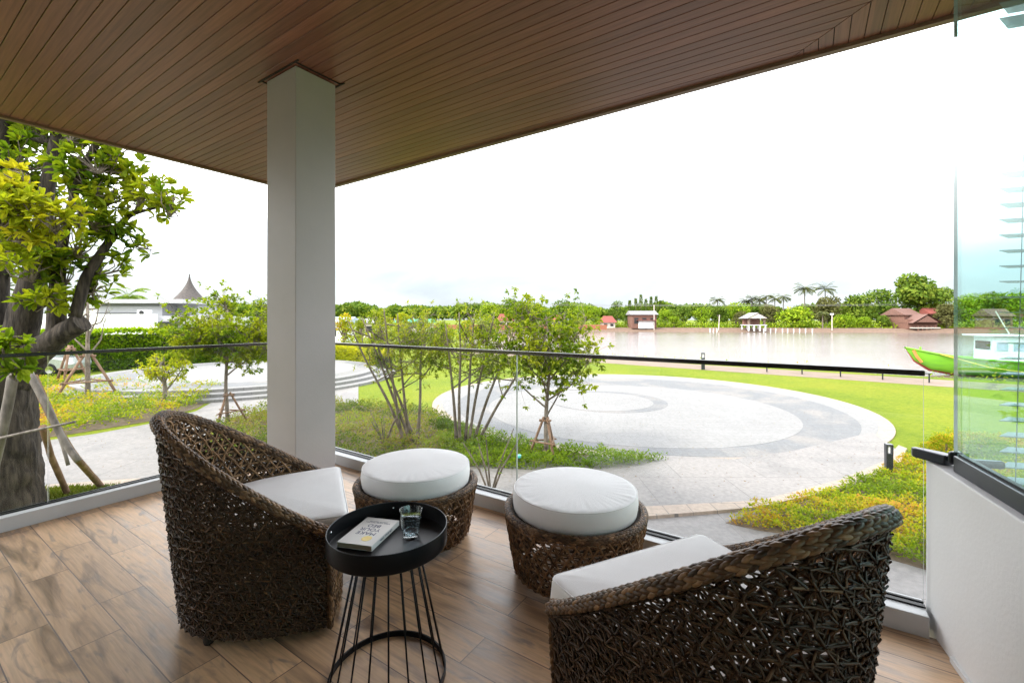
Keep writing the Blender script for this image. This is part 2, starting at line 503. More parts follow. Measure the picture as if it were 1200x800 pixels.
def water_mat():
    m, t, p, o = new_mat('muddy_river_water')
    N = t.nodes.new; Lk = t.links.new
    tc = N('ShaderNodeTexCoord'); mp = N('ShaderNodeMapping'); mp.inputs['Scale'].default_value = (.12, .5, 1)
    Lk(tc.outputs['Object'], mp.inputs['Vector'])
    n = N('ShaderNodeTexNoise'); n.inputs['Scale'].default_value = .35; n.inputs['Detail'].default_value = 5
    Lk(mp.outputs['Vector'], n.inputs['Vector'])
    r = N('ShaderNodeValToRGB'); r.color_ramp.elements[0].position = .35; r.color_ramp.elements[0].color = (.155, .122, .102, 1)
    r.color_ramp.elements[1].position = .65; r.color_ramp.elements[1].color = (.20, .165, .145, 1)
    Lk(n.outputs['Fac'], r.inputs['Fac']); Lk(r.outputs['Color'], p.inputs['Base Color'])
    p.inputs['Roughness'].default_value = .15
    p.inputs['IOR'].default_value = 1.33
    n2 = N('ShaderNodeTexNoise'); n2.inputs['Scale'].default_value = 1.6; n2.inputs['Detail'].default_value = 6
    mp2 = N('ShaderNodeMapping'); mp2.inputs['Scale'].default_value = (.6, 1.6, 1)
    Lk(tc.outputs['Object'], mp2.inputs['Vector']); Lk(mp2.outputs['Vector'], n2.inputs['Vector'])
    b = N('ShaderNodeBump'); b.inputs['Strength'].default_value = .6; b.inputs['Distance'].default_value = .10
    Lk(n2.outputs['Fac'], b.inputs['Height']); Lk(b.outputs['Normal'], p.inputs['Normal'])
    return m


def fabric_mat(name, c):
    m = mat(name, c, rough=.9, c2=tuple(x * .96 for x in c), scale=5, bump=.15, bscale=420, spec=.2)
    return m


def wicker_mat():
    m, t, p, o = new_mat('dark_rattan')
    N = t.nodes.new; Lk = t.links.new
    at = N('ShaderNodeAttribute'); at.attribute_name = 'rnd'
    r = N('ShaderNodeValToRGB'); el = r.color_ramp.elements
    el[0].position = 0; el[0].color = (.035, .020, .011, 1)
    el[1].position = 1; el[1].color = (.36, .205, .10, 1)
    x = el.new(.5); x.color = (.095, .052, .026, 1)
    Lk(at.outputs['Fac'], r.inputs['Fac'])
    tc = N('ShaderNodeTexCoord'); n = N('ShaderNodeTexNoise'); n.inputs['Scale'].default_value = 90; n.inputs['Detail'].default_value = 4
    Lk(tc.outputs['Object'], n.inputs['Vector'])
    r3 = N('ShaderNodeValToRGB'); r3.color_ramp.elements[0].position = .3; r3.color_ramp.elements[0].color = (.7, .7, .7, 1); r3.color_ramp.elements[1].position = .7; r3.color_ramp.elements[1].color = (1.2, 1.2, 1.2, 1)
    Lk(n.outputs['Fac'], r3.inputs['Fac'])
    mu = N('ShaderNodeMixRGB'); mu.blend_type = 'MULTIPLY'; mu.inputs['Fac'].default_value = 1
    Lk(r.outputs['Color'], mu.inputs['Color1']); Lk(r3.outputs['Color'], mu.inputs['Color2']); Lk(mu.outputs['Color'], p.inputs['Base Color'])
    p.inputs['Roughness'].default_value = .42
    p.inputs['Specular IOR Level'].default_value = .32
    b = N('ShaderNodeBump'); b.inputs['Strength'].default_value = .3; b.inputs['Distance'].default_value = .001
    Lk(n.outputs['Fac'], b.inputs['Height']); Lk(b.outputs['Normal'], p.inputs['Normal'])
    return m


def lawn_mat():
    m, t, p, o = new_mat('lawn')
    N = t.nodes.new; Lk = t.links.new
    tc = N('ShaderNodeTexCoord')
    n = N('ShaderNodeTexNoise'); n.inputs['Scale'].default_value = .22; n.inputs['Detail'].default_value = 9; n.inputs['Roughness'].default_value = .72
    Lk(tc.outputs['Object'], n.inputs['Vector'])
    r = N('ShaderNodeValToRGB'); el = r.color_ramp.elements
    el[0].position = .3; el[0].color = (.095, .15, .012, 1); el[1].position = .72; el[1].color = (.20, .215, .02, 1)
    x = el.new(.5); x.color = (.155, .20, .016, 1)
    nf = N('ShaderNodeTexNoise'); nf.inputs['Scale'].default_value = 9; nf.inputs['Detail'].default_value = 8; nf.inputs['Roughness'].default_value = .8
    Lk(tc.outputs['Object'], nf.inputs['Vector'])
    rf = N('ShaderNodeValToRGB'); rf.color_ramp.elements[0].position = .32; rf.color_ramp.elements[0].color = (.62, .72, .6, 1); rf.color_ramp.elements[1].position = .66; rf.color_ramp.elements[1].color = (1.3, 1.2, 1.1, 1)
    Lk(nf.outputs['Fac'], rf.inputs['Fac'])
    mu = N('ShaderNodeMixRGB'); mu.blend_type = 'MULTIPLY'; mu.inputs['Fac'].default_value = 1
    Lk(n.outputs['Fac'], r.inputs['Fac']); Lk(r.outputs['Color'], mu.inputs['Color1']); Lk(rf.outputs['Color'], mu.inputs['Color2']); Lk(mu.outputs['Color'], p.inputs['Base Color'])
    b = N('ShaderNodeBump'); b.inputs['Strength'].default_value = .6; b.inputs['Distance'].default_value = .06
    Lk(nf.outputs['Fac'], b.inputs['Height']); Lk(b.outputs['Normal'], p.inputs['Normal'])
    p.inputs['Roughness'].default_value = .95; p.inputs['Specular IOR Level'].default_value = .1
    return m


M = {}
M['floor'] = floor_mat()
M['plank_a'] = plank_mat('stained_soffit_boards', 1)
M['plank_b'] = plank_mat('stained_soffit_border_boards', 0)
M['gap'] = mat('dark_gap', (.02, .014, .01), .9)
M['fascia'] = mat('soffit_trim', (.20, .12, .08), .45)
M['column'] = mat('grey_painted_concrete', (.41, .385, .385), .5, (.37, .35, .35), 1.2, bump=.05, bscale=60)
M['kerb'] = mat('grey_aluminium', (.56, .58, .59), .4, (.50, .52, .53), 3)
M['white_wall'] = mat('white_render', (.83, .83, .83), .6, (.79, .79, .79), 1.6, bump=.05, bscale=60)
M['dark_metal'] = mat('anthracite_metal', (.035, .04, .048), .28, (.05, .055, .065), 3, metal=.6)
M['rail'] = mat('smoked_rail_metal', (.05, .045, .045), .22, (.10, .09, .085), 2.2, metal=.75)
M['black'] = mat('black_powder_coat', (.005, .0055, .007), .38, (.007, .0075, .009), 6, spec=.15)
M['blackin'] = mat('black_tray_lining', (.02, .021, .027), .38, (.026, .028, .034), 6)
M['steel'] = mat('bright_steel', (.7, .7, .7), .15, metal=1)
M['glass'] = glass_mat('clear_glass', (.985, .99, .985), .35)
M['glass_tint'] = glass_mat('green_tinted_glass', (.76, .93, .915), 1.6)
M['screen_edge'] = mat('bright_glass_edge', (.55, .70, .68), .15)
M['glass_edge'] = mat('polished_glass_edge', (.52, .56, .54), .2)
M['tumbler'] = glass_mat('tumbler_glass', (.96, .97, .98), 1.6)
M['water_cup'] = glass_mat('drinking_water', (.90, .93, .95), .8)
M['fabric'] = fabric_mat('off_white_canvas', (.88, .875, .875))
M['wicker'] = wicker_mat()
M['wcore'] = mat('rattan_core', (.03, .02, .014), .8)
M['lawn'] = lawn_mat()
M['soil'] = mat('bed_soil', (.10, .07, .045), .95, (.17, .125, .085), 5, bump=.5, bscale=25)
M['bank'] = mat('bank_earth', (.20, .13, .09), .95, (.14, .095, .065), 1.5)
M['dirt'] = mat('dirt_path', (.24, .175, .13), .95, (.18, .135, .10), 1.3)
M['pave'] = paving_mat('concrete_paving', (.23, .213, .20), (.212, .2, .19), bw=1.6, bh=1.2, blot=(.16, .153, .147), blotf=.65)
M['pave_grey'] = paving_mat('grey_stone_paving', (.145, .149, .152), (.132, .136, .14), bw=.6, bh=.3, blot=(.22, .20, .18), blotf=.7)
M['pave_light'] = paving_mat('pale_stone_paving', (.215, .209, .202), (.20, .196, .19), joint=(.135, .13, .122), bw=.6, bh=.3, blot=(.24, .235, .23), blotf=.4)
M['pave_beige'] = paving_mat('sandstone_kerb', (.34, .27, .21), (.31, .25, .195), bw=.4, bh=.4, blot=(.25, .20, .165), blotf=.4)
M['water'] = water_mat()
M['bark'] = mat('deep_furrowed_bark', (.016, .012, .009), .95, (.085, .068, .052), 5, 8, bump=1.0, bscale=11, stretch=(3.2, 3.2, .55), pos=(.38, .68))
M['bark_grey'] = mat('grey_bark', (.10, .08, .06), .9, (.22, .18, .14), 14, bump=.6, stretch=(1, 1, .4))
M['timber'] = mat('weathered_pole', (.13, .07, .04), .85, (.24, .15, .09), 12, bump=.5, stretch=(1, 1, .25))
M['timber_grey'] = mat('grey_weathered_pole', (.10, .085, .075), .85, (.21, .185, .16), 12, bump=.5, stretch=(1, 1, .25))
M['leaf_big'] = leaf_mat('broad_leaf', [(.05, .10, .008), (.12, .19, .012), (.22, .28, .014), (.32, .34, .018)])
M['leaf_yel'] = leaf_mat('young_leaf', [(.24, .30, .015), (.36, .38, .02), (.48, .43, .025)])
M['leaf_mid'] = leaf_mat('fresh_leaf', [(.08, .15, .010), (.17, .24, .014), (.29, .34, .02), (.38, .39, .03)])
M['leaf_pale'] = leaf_mat('pale_leaf', [(.11, .16, .015), (.19, .25, .02), (.32, .34, .03), (.40, .36, .04)])
M['leaf_cover'] = leaf_mat('ground_cover_green', [(.08, .15, .010), (.15, .24, .013), (.26, .33, .02)])
M['leaf_warm'] = leaf_mat('ground_cover_warm', [(.13, .20, .010), (.24, .31, .014), (.42, .38, .018), (.46, .24, .045)])
M['leaf_dry'] = leaf_mat('dry_cover', [(.07, .11, .012), (.10, .15, .015), (.20, .24, .025), (.27, .19, .07), (.22, .29, .02)])
M['leaf_hedge'] = leaf_mat('hedge_leaf', [(.09, .19, .012), (.16, .28, .014), (.30, .38, .02)])
M['leaf_far'] = leaf_mat('far_leaf', [(.05, .095, .012), (.10, .165, .018), (.20, .25, .03)], .2, .9)
M['leaf_far2'] = leaf_mat('far_leaf_bright', [(.10, .19, .010), (.20, .30, .015), (.33, .39, .025)], .2, .9)
M['leaf_far3'] = leaf_mat('far_leaf_olive', [(.08, .085, .03), (.12, .12, .04), (.16, .16, .05)], .2, .9)
M['leaf_palm'] = leaf_mat('palm_frond', [(.06, .085, .025), (.11, .13, .04), (.16, .16, .06)], .2, .7)
M['white_paint'] = mat('white_paint', (.78, .79, .79), .5, (.72, .73, .74), 1)
M['cream'] = mat('cream_wall', (.62, .56, .48), .8)
M['brownwood'] = mat('brown_boards', (.20, .10, .07), .8, (.14, .07, .05), 5)
M['redroof'] = mat('red_roof', (.30, .075, .055), .8, (.20, .06, .05), 6)
M['greyroof'] = mat('grey_roof', (.30, .29, .30), .7, (.23, .22, .23), 4)
M['brownroof'] = mat('brown_tile_roof', (.20, .10, .075), .8, (.13, .075, .06), 6)
M['shingle'] = mat('grey_shingles', (.06, .052, .047), .9, (.11, .095, .085), 5, bump=.6, stretch=(1, 1, 2.5))
M['bluegrey'] = mat('blue_grey_paint', (.35, .42, .52), .6)
M['greenroof'] = mat('green_sheet_roof', (.05, .38, .20), .6)
M['dark'] = mat('dark_void', (.03, .03, .03), .8)
M['green_hull'] = mat('lime_hull_paint', (.17, .45, .02), .6, (.10, .28, .04), 1.6, detail=9, stretch=(.4, .4, 2), pos=(.45, .75))
M['red_hull'] = mat('red_antifouling', (.35, .05, .04), .6)
M['orange'] = mat('orange_cloth', (.75, .22, .06), .8)
M['yellow'] = mat('yellow_rope', (.75, .6, .1), .8)
M['concrete'] = mat('pale_concrete', (.45, .44, .42), .8, (.38, .37, .35), 4)
M['carpaint'] = mat('silver_car_paint', (.52, .55, .56), .25, metal=.4, coat=.5)
M['cardark'] = mat('car_glass', (.02, .03, .035), .08)
M['rubber'] = mat('rubber', (.02, .02, .02), .8)
M['teal'] = mat('teal_plastic', (.10, .55, .50), .4)
M['cover'] = mat('book_cover', (.80, .78, .75), .6, (.76, .745, .715), 4)
M['pages'] = mat('book_pages', (.62, .50, .34), .8, (.52, .41, .28), 60, stretch=(.05, .05, 8))
M['ink'] = mat('navy_ink', (.06, .07, .16), .7)
M['gold'] = mat('yellow_foil', (.85, .62, .10), .5, (.88, .70, .22), 30)
M['slat'] = mat('pale_reflected_slat', (.34, .43, .50), .4)  # half-clear stand-in for a blind mirrored in the tinted glass
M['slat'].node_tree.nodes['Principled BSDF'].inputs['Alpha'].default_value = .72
M['leaf_lawn'] = leaf_mat('lawn_blade', [(.085, .12, .014), (.12, .155, .016), (.16, .18, .022)], .3)
M['orangebrick'] = mat('orange_brick', (.34, .13, .07), .9)
M['cord'] = mat('grey_cord', (.35, .38, .42), .7)

M['building_white'] = mat('building_white', (.46, .465, .47), .6, (.42, .425, .43), .5)

# ================================================================ balcony: floor, soffit, column, railings
GX, GY = -4.18, 2.50          # inner faces of the left and right kerbs (balcony frame)
CEIL = 3.34

mb = MB()
mb.prism([(GX - .02, -3.4), (2.4, -3.4), (2.4, GY + .02), (GX - .02, GY + .02)], -.25, 0)
tag(mb.build('balcony_floor', M['floor'], rz=BAL), kind='structure')

# soffit boards with real gaps; border boards turn 90 degrees beyond a mitre
x0, x1, y0, y1 = -6.60, 5.2, -4.2, 4.05
MX = -0.12
pw, gap = .09, .005
mb = MB()
k = 0
y = y1
while y > y0:
    ya, yb = y, max(y - pw + gap, y0)
    xa, xb = MX + (y1 - ya), MX + (y1 - yb)
    xa, xb = min(xa, x1), min(xb, x1)
    mb.prism([(x0, ya), (xa, ya), (xb, yb), (x0, yb)], CEIL, CEIL + .014)
    y -= pw
boards_a = mb
mb = MB()
x = MX + pw
while x < x1:
    xa, xb = x - pw + gap, x
    ylow_a, ylow_b = y1 - (xa - MX) + .006, y1 - (xb - MX) + .006
    mb.prism([(xa, y1), (xb, y1), (xb, max(ylow_b, y0)), (xa, max(ylow_a, y0))], CEIL, CEIL + .014)
    x += pw
boards_b = mb
soffit = empty('roof_soffit', bal(0, 0, CEIL), 'dark stained timber ceiling boards of the balcony roof with slim edge trim', 'ceiling')
soffit.rotation_euler = (0, 0, BAL); soffit['kind'] = 'structure'
for q, nm, mt in ((boards_a, 'ceiling_boards', M['plank_a']), (boards_b, 'border_boards', M['plank_b'])):
    for a in q.v: a[:, 2] -= CEIL
    o = q.build(nm, mt, soffit)
    b_ = o.modifiers.new('bevel', 'BEVEL'); b_.width = .002; b_.segments = 1
mb = MB()
mb.box(((x0 + x1) / 2, (y0 + y1) / 2, .12), (x1 - x0 + .06, y1 - y0 + .06, .2))
mb.build('roof_slab', M['gap'], soffit)
mb = MB()
mb.box(((x0 + x1) / 2, y1 + .035, .07), (x1 - x0 + .08, .06, .19)); mb.box((x0 - .035, (y0 + y1) / 2 - .02, .07), (.06, y1 - y0 - .05, .19))
mb.build('edge_trim', M['fascia'], soffit, bevel=.004)

# column with its shadow-gap collar
c0 = bal(-3.585, 2.15, 0)
colm = empty('square_column', c0, 'tall square grey painted column in the balcony corner', 'column', rz=BAL)
mb = MB(); mb.box((0, 0, CEIL / 2 - .004), (.43, .355, CEIL - .008)); mb.build('shaft', M['column'], colm, bevel=.004)
mb = MB()
for a in ((0, .2225, 0), ):
    pass
for cx, cy, dx, dy in ((0, -.205, .60, .012), (0, .205, .60, .012), (-.255, 0, .012, .398), (.255, 0, .012, .398)):
    mb.box((cx, cy, CEIL - .003), (dx, dy, .008))
mb.build('ceiling_trim', M['gap'], colm)

# left and right railings
def railing(name, label, a, b, panes, inset, hz=1.095):
    """a, b: inner kerb line ends in the balcony frame; glass is set back outward"""
    A, B = Vector(a), Vector(b)
    d = (B - A).normalized(); Ln = (B - A).length
    n = Vector((-d.y, d.x)) if inset > 0 else Vector((d.y, -d.x))
    ang = math.atan2(d.y, d.x)
    r = empty(name, bal(A.x, A.y, 0), label, 'glass railing', 'frameless glass railings of the balcony', rz=BAL + ang)
    sgn = 1 if inset > 0 else -1
    mb = MB()
    mb.box((Ln / 2, sgn * .075, .045), (Ln, .15, .09)); mb.build('kerb', M['kerb'], r, bevel=.003)
    mb = MB(); mb.box((Ln / 2, sgn * .080, .0935), (Ln, .022, .007)); mb.box((Ln / 2, sgn * .116, .0935), (Ln, .012, .007)); mb.build('glazing_gasket', M['black'], r)
    x = 0.0
    for i, w in enumerate(panes):
        mb = MB()
        mb.box((x + w / 2, sgn * .098, .09 + (hz - .09) / 2), (w - .006, .010, hz - .09))
        o = mb.build('glass_pane', [M['glass'], M['glass_edge']], r)
        for p in o.data.polygons:
            if abs(p.normal.x) > .9 or abs(p.normal.z) > .9: p.material_index = 1
        x += w
    mb = MB(); mb.box((Ln / 2, sgn * .098, hz + .002), (Ln, .036, .024)); mb.build('top_rail', M['rail'], r, bevel=.004)
    return r

railing('glass_railing', 'glass railing with dark cap rail left of the column, before the old tree', (GX, -2.9), (GX, GY + .12), [1.31, 2.35, 1.86], 1)
railing('glass_railing', 'glass railing with dark cap rail right of the column, facing the river', (GX + .30, GY), (.42, GY), [2.19, 2.11], 1)

# low rendered wall at the right with the tall tinted screen on it
pd = Vector((-.408, -.913)).normalized()           # towards the viewer, world frame
pn = Vector((.913, -.408)).normalized()            # outwards
p0 = Vector((1.767, 1.85)) - pd * .10
wall = empty('parapet_wall', (p0.x, p0.y, 0), 'low white rendered wall at the right edge of the balcony carrying the tall glass', 'wall', rz=math.atan2(pd.y, pd.x))
# local x runs towards the viewer, local y = +90deg of it = (0.913,-0.408) rotated -> outwards
LW = 3.2
mb = MB(); mb.box((LW / 2, .09, .235), (LW, .18, .97)); mb.build('wall_body', M['white_wall'], wall, bevel=.006)
mb = MB(); mb.box((LW / 2 + .12, -.006, .012), (LW - .24, .008, .022)); mb.build('skirting_bead', M['white_paint'], wall)
scr = empty('glass_screen', (p0.x, p0.y, .72), 'tall green tinted glass screen standing on the low white wall', 'glass screen', rz=math.atan2(pd.y, pd.x))
mb = MB()
mb.box((LW / 2 + .08, .055, .032), (LW - .16, .05, .064)); mb.build('sill_rail', M['dark_metal'], scr, bevel=.004)
mb = MB(); mb.box((LW / 2 + .08, .055, .068), (LW - .16, .018, .008)); mb.build('gasket', M['black'], scr)
mb = MB()
mb.box((LW / 2 + .058, .055, .066 + 1.27), (LW - .116, .012, 2.54))
o = mb.build('glass_pane', [M['glass_tint'], M['screen_edge']], scr)
for p in o.data.polygons:
    if abs(p.normal.x) > .9: p.material_index = 1
mb = MB()
mb.prism([(.07, .075), (.10, .03), (.005, -.045), (-.02, -.045), (-.03, -.028), (.03, .055)], .003, .045); mb.prism([(.07, .079), (.13, .079), (.13, .031), (.112, .031)], .02, .07); mb.prism([(.12, .082), (.16, .082), (.13, .20), (.10, .20)], .02, .05)  # last prism, beyond the glass, stands in for the arm's reflection
mb.build('handle_and_mirror_clamp', M['dark_metal'], scr, bevel=.008)

# added beyond the screen to stand in for an indoor blind mirrored in it
bl = empty('blind_reflection', Vector((2.27, 2.07, .25)), 'pale slatted stand-in for the reflection of an indoor blind in the tall glass screen', 'blind reflection', rz=R(-20))
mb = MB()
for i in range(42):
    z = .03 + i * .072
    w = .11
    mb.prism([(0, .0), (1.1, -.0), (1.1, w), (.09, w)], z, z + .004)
mb.build('reflected_slats', M['slat'], bl)
for xx in (.09, .38, .8):
    mb = MB(); mb.tubes([[(xx - .02, .035, 0), (xx + .01, .035, 1.5), (xx + .03, .035, 3.03)]], .0022, 4); mb.build('cord', M['cord'], bl)

# ================================================================ rattan furniture
def weave(mb, S, L, zlo, zhi, p, rad, wrap=False, layers=((0, .0), (1, -.008), (2, -.004)), hl=1.0):
    """three-way star weave over a surface S(u,z)->(P,N)"""
    for li, off in layers:
        us, zs = [], []
        row = 0
        z = .02 + li * p * .3
        ztop = .95
        nu = max(3, int(round(L / p)))
        pu = L / nu
        while z < ztop:
            sh = (.5 if row % 2 else 0) + li * .33
            for i in range(nu + (0 if wrap else 1)):
                us.append((i + sh) * pu); zs.append(z)
            z += p * .82; row += 1
        us = np.array(us) + rng.normal(0, p * .035, len(us)); zs = np.array(zs) + rng.normal(0, p * .035, len(zs))
        if not wrap:
            k = (us > -p * .3) & (us < L + p * .3); us, zs = us[k], zs[k]
        k = zs < zhi(np.clip(us, 0, L)) - .005; us, zs = us[k], zs[k]
        for a0, lift in ((R(2), .0), (R(58), .003), (R(122), .006)):
            n = len(us)
            al = a0 + rng.normal(0, R(3.5), n) + (li == 2) * R(28)
            h = p * hl * rng.uniform(.92, 1.08, n) * (.92, 1.05, 1.0, .9)[li]
            t = np.linspace(-1, 1, 7)[None]
            bend = rng.normal(0, .06, n)[:, None] * h[:, None]
            U = us[:, None] + t * (h * np.cos(al))[:, None] - (1 - t ** 2) * bend * np.sin(al)[:, None]
            Z = zs[:, None] + t * (h * np.sin(al))[:, None] + (1 - t ** 2) * bend * np.cos(al)[:, None]
            if not wrap: U = np.clip(U, 0, L)
            Z = np.minimum(np.maximum(Z, zlo), zhi(U if wrap else np.clip(U, 0, L)))
            P, Nn = S(U, Z)
            w = off + (lift + (.010 if li == 0 else .006)) * (1 - (np.abs(t) * 1.05) ** 2) + rng.normal(0, .0012, n)[:, None]
            P = P + Nn * w[..., None]
            rr = rad * (1.12 if li == 0 else .86) * rng.uniform(.85, 1.15, n)
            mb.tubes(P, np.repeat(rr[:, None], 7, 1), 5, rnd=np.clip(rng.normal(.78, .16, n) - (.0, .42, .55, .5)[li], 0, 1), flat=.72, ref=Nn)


def braid(mb, P, N, U, rc, rb, rows, pitch, closed=False, tilt=.35):
    """chunky wrapped beads in rows round a core path; P,N,U (K,3) dense"""
    P = np.asarray(P)
    seg = np.linalg.norm(np.diff(P, axis=0), axis=1)
    cum = np.concatenate([[0], np.cumsum(seg)])
    Lt = cum[-1]
    n = int(Lt / pitch)
    for ri, th in enumerate(rows):
        s0 = (np.arange(n) + (.5 if ri % 2 else 0)) * Lt / n + rng.normal(0, pitch * .05, n)
        t = np.linspace(-1, 1, 5)[None]
        s = s0[:, None] + t * pitch * .82
        s = np.clip(s, 0, Lt)
        sg = 1 if ri % 2 else -1
        ang = th + sg * tilt * t + 0 * s
        def itp(A):
            return np.stack([np.interp(s, cum, A[:, i]) for i in range(3)], -1)
        r = rc + rb * .5 * (1 - t ** 2) + 0 * s
        Q = itp(P) + itp(N) * (np.cos(ang) * r)[..., None] + itp(U) * (np.sin(ang) * r)[..., None]
        rad = rb * np.array([.45, .9, 1.05, .9, .45])[None] * rng.uniform(.88, 1.12, (n, 1))
        mb.tubes(Q, rad, 6, rnd=np.clip(rng.normal(.5, .2, n), 0, 1))


NE = 2.1
def se(phi):
    c, s_ = np.cos(phi), np.sin(phi)
    return np.sign(c) * np.abs(c) ** (2 / NE), np.abs(s_) ** (2 / NE)

FY = .36
def wall_xy(phi, z):
    a = .352 + .062 * z / .9; b = .590 + .088 * z / .9
    c, s_ = se(phi)
    return a * c, FY - b * s_

_ph = np.linspace(0, math.pi, 600)
_x, _y = wall_xy(_ph, .45)
_cum = np.concatenate([[0], np.cumsum(np.hypot(np.diff(_x), np.diff(_y)))])
WL = _cum[-1]
def chair_S(U, Z):
    phi = np.interp(U, _cum, _ph)
    x, y = wall_xy(phi, Z)
    x2, y2 = wall_xy(np.clip(phi + .01, 0, math.pi), Z); x1_, y1_ = wall_xy(np.clip(phi - .01, 0, math.pi), Z)
    tx, ty = x2 - x1_, y2 - y1_
    l = np.hypot(tx, ty) + 1e-9
    return np.stack([x, y, Z], -1), np.stack([ty / l, -tx / l, 0 * tx], -1)
_t = se(_ph)[1]
def rim_z(U):
    phi = np.interp(U, _cum, _ph)
    t = se(phi)[1]
    return .432 + .468 * t ** 1.14

def loft_cushion(name, outline, z0, z1, parent, puff=.014, seam=True, round_front=True, dip=None, edge=.022, wr=.0016, seed=0):
    """soft box on an outline (N,2)"""
    O = np.array(outline, float); N = len(O)
    c = O.mean(0)
    def inset(d):
        T = np.roll(O, -1, 0) - np.roll(O, 1, 0); l = np.linalg.norm(T, axis=1, keepdims=True); T = T / l
        nn = np.stack([-T[:, 1], T[:, 0]], 1)
        if ((c - O) * nn).sum() < 0: nn = -nn
        return O + nn * d
    h = z1 - z0
    rings = []
    sp = [(.5 * edge, z0), (.1 * edge, z0 + .35 * edge), (-.004, z0 + .3 * h), (-.006, z0 + .55 * h), (-.002, z1 - .8 * edge), (.12 * edge, z1 - .3 * edge), (.45 * edge, z1 - .08 * edge)]
    for d, z in sp:
        rings.append(np.column_stack([inset(d), np.full(N, z)]))
    base = inset(.45 * edge)
    for f in (.04, .09, .16, .28, .45, .65, .85):
        P = base * (1 - f) + c * f
        rings.append(np.column_stack([P, np.full(N, z1 + puff * (1 - (1 - f) ** 2.2))]))
    V = np.concatenate(rings)
    for i in range(len(V)):      # soft creases
        x, y, z = V[i]
        ri = i // N
        ang = i % N
        a = mnoise.noise(Vector((x * 5 + seed, y * 5, z * 6))) * .0035
        if ri >= 7 and ri <= 10:
            a += mnoise.noise(Vector((ang * .42 + seed * 3, ri * .2, 0))) * wr * (1.0, .9, .6, .3)[ri - 7]
            V[i][2] += a
        elif ri > 10:
            V[i][2] += a
        else:
            d = (V[i][:2] - c); l = np.linalg.norm(d)
            V[i][:2] += d / l * (a * .7 + mnoise.noise(Vector((ang * .25, z * 25, seed))) * .0009)
    f = []
    K = len(rings)
    for k in range(K - 1):
        for i in range(N):
            j = (i + 1) % N
            f.append((k * N + i, k * N + j, (k + 1) * N + j, (k + 1) * N + i))
    f.append(list(range((K - 1) * N, K * N)))
    f.append(list(range(N))[::-1])
    mb = MB(); mb.add(V, f)
    o = mb.build(name, M['fabric'], parent, smooth=True)
    if seam:
        mb = MB()
        R5 = rings[5].copy(); R5 = V[5 * N:6 * N]
        mb.tubes([R5], .0032, 5, closed=True)
        mb.build('piping', M['fabric'], o, smooth=True)
    return o


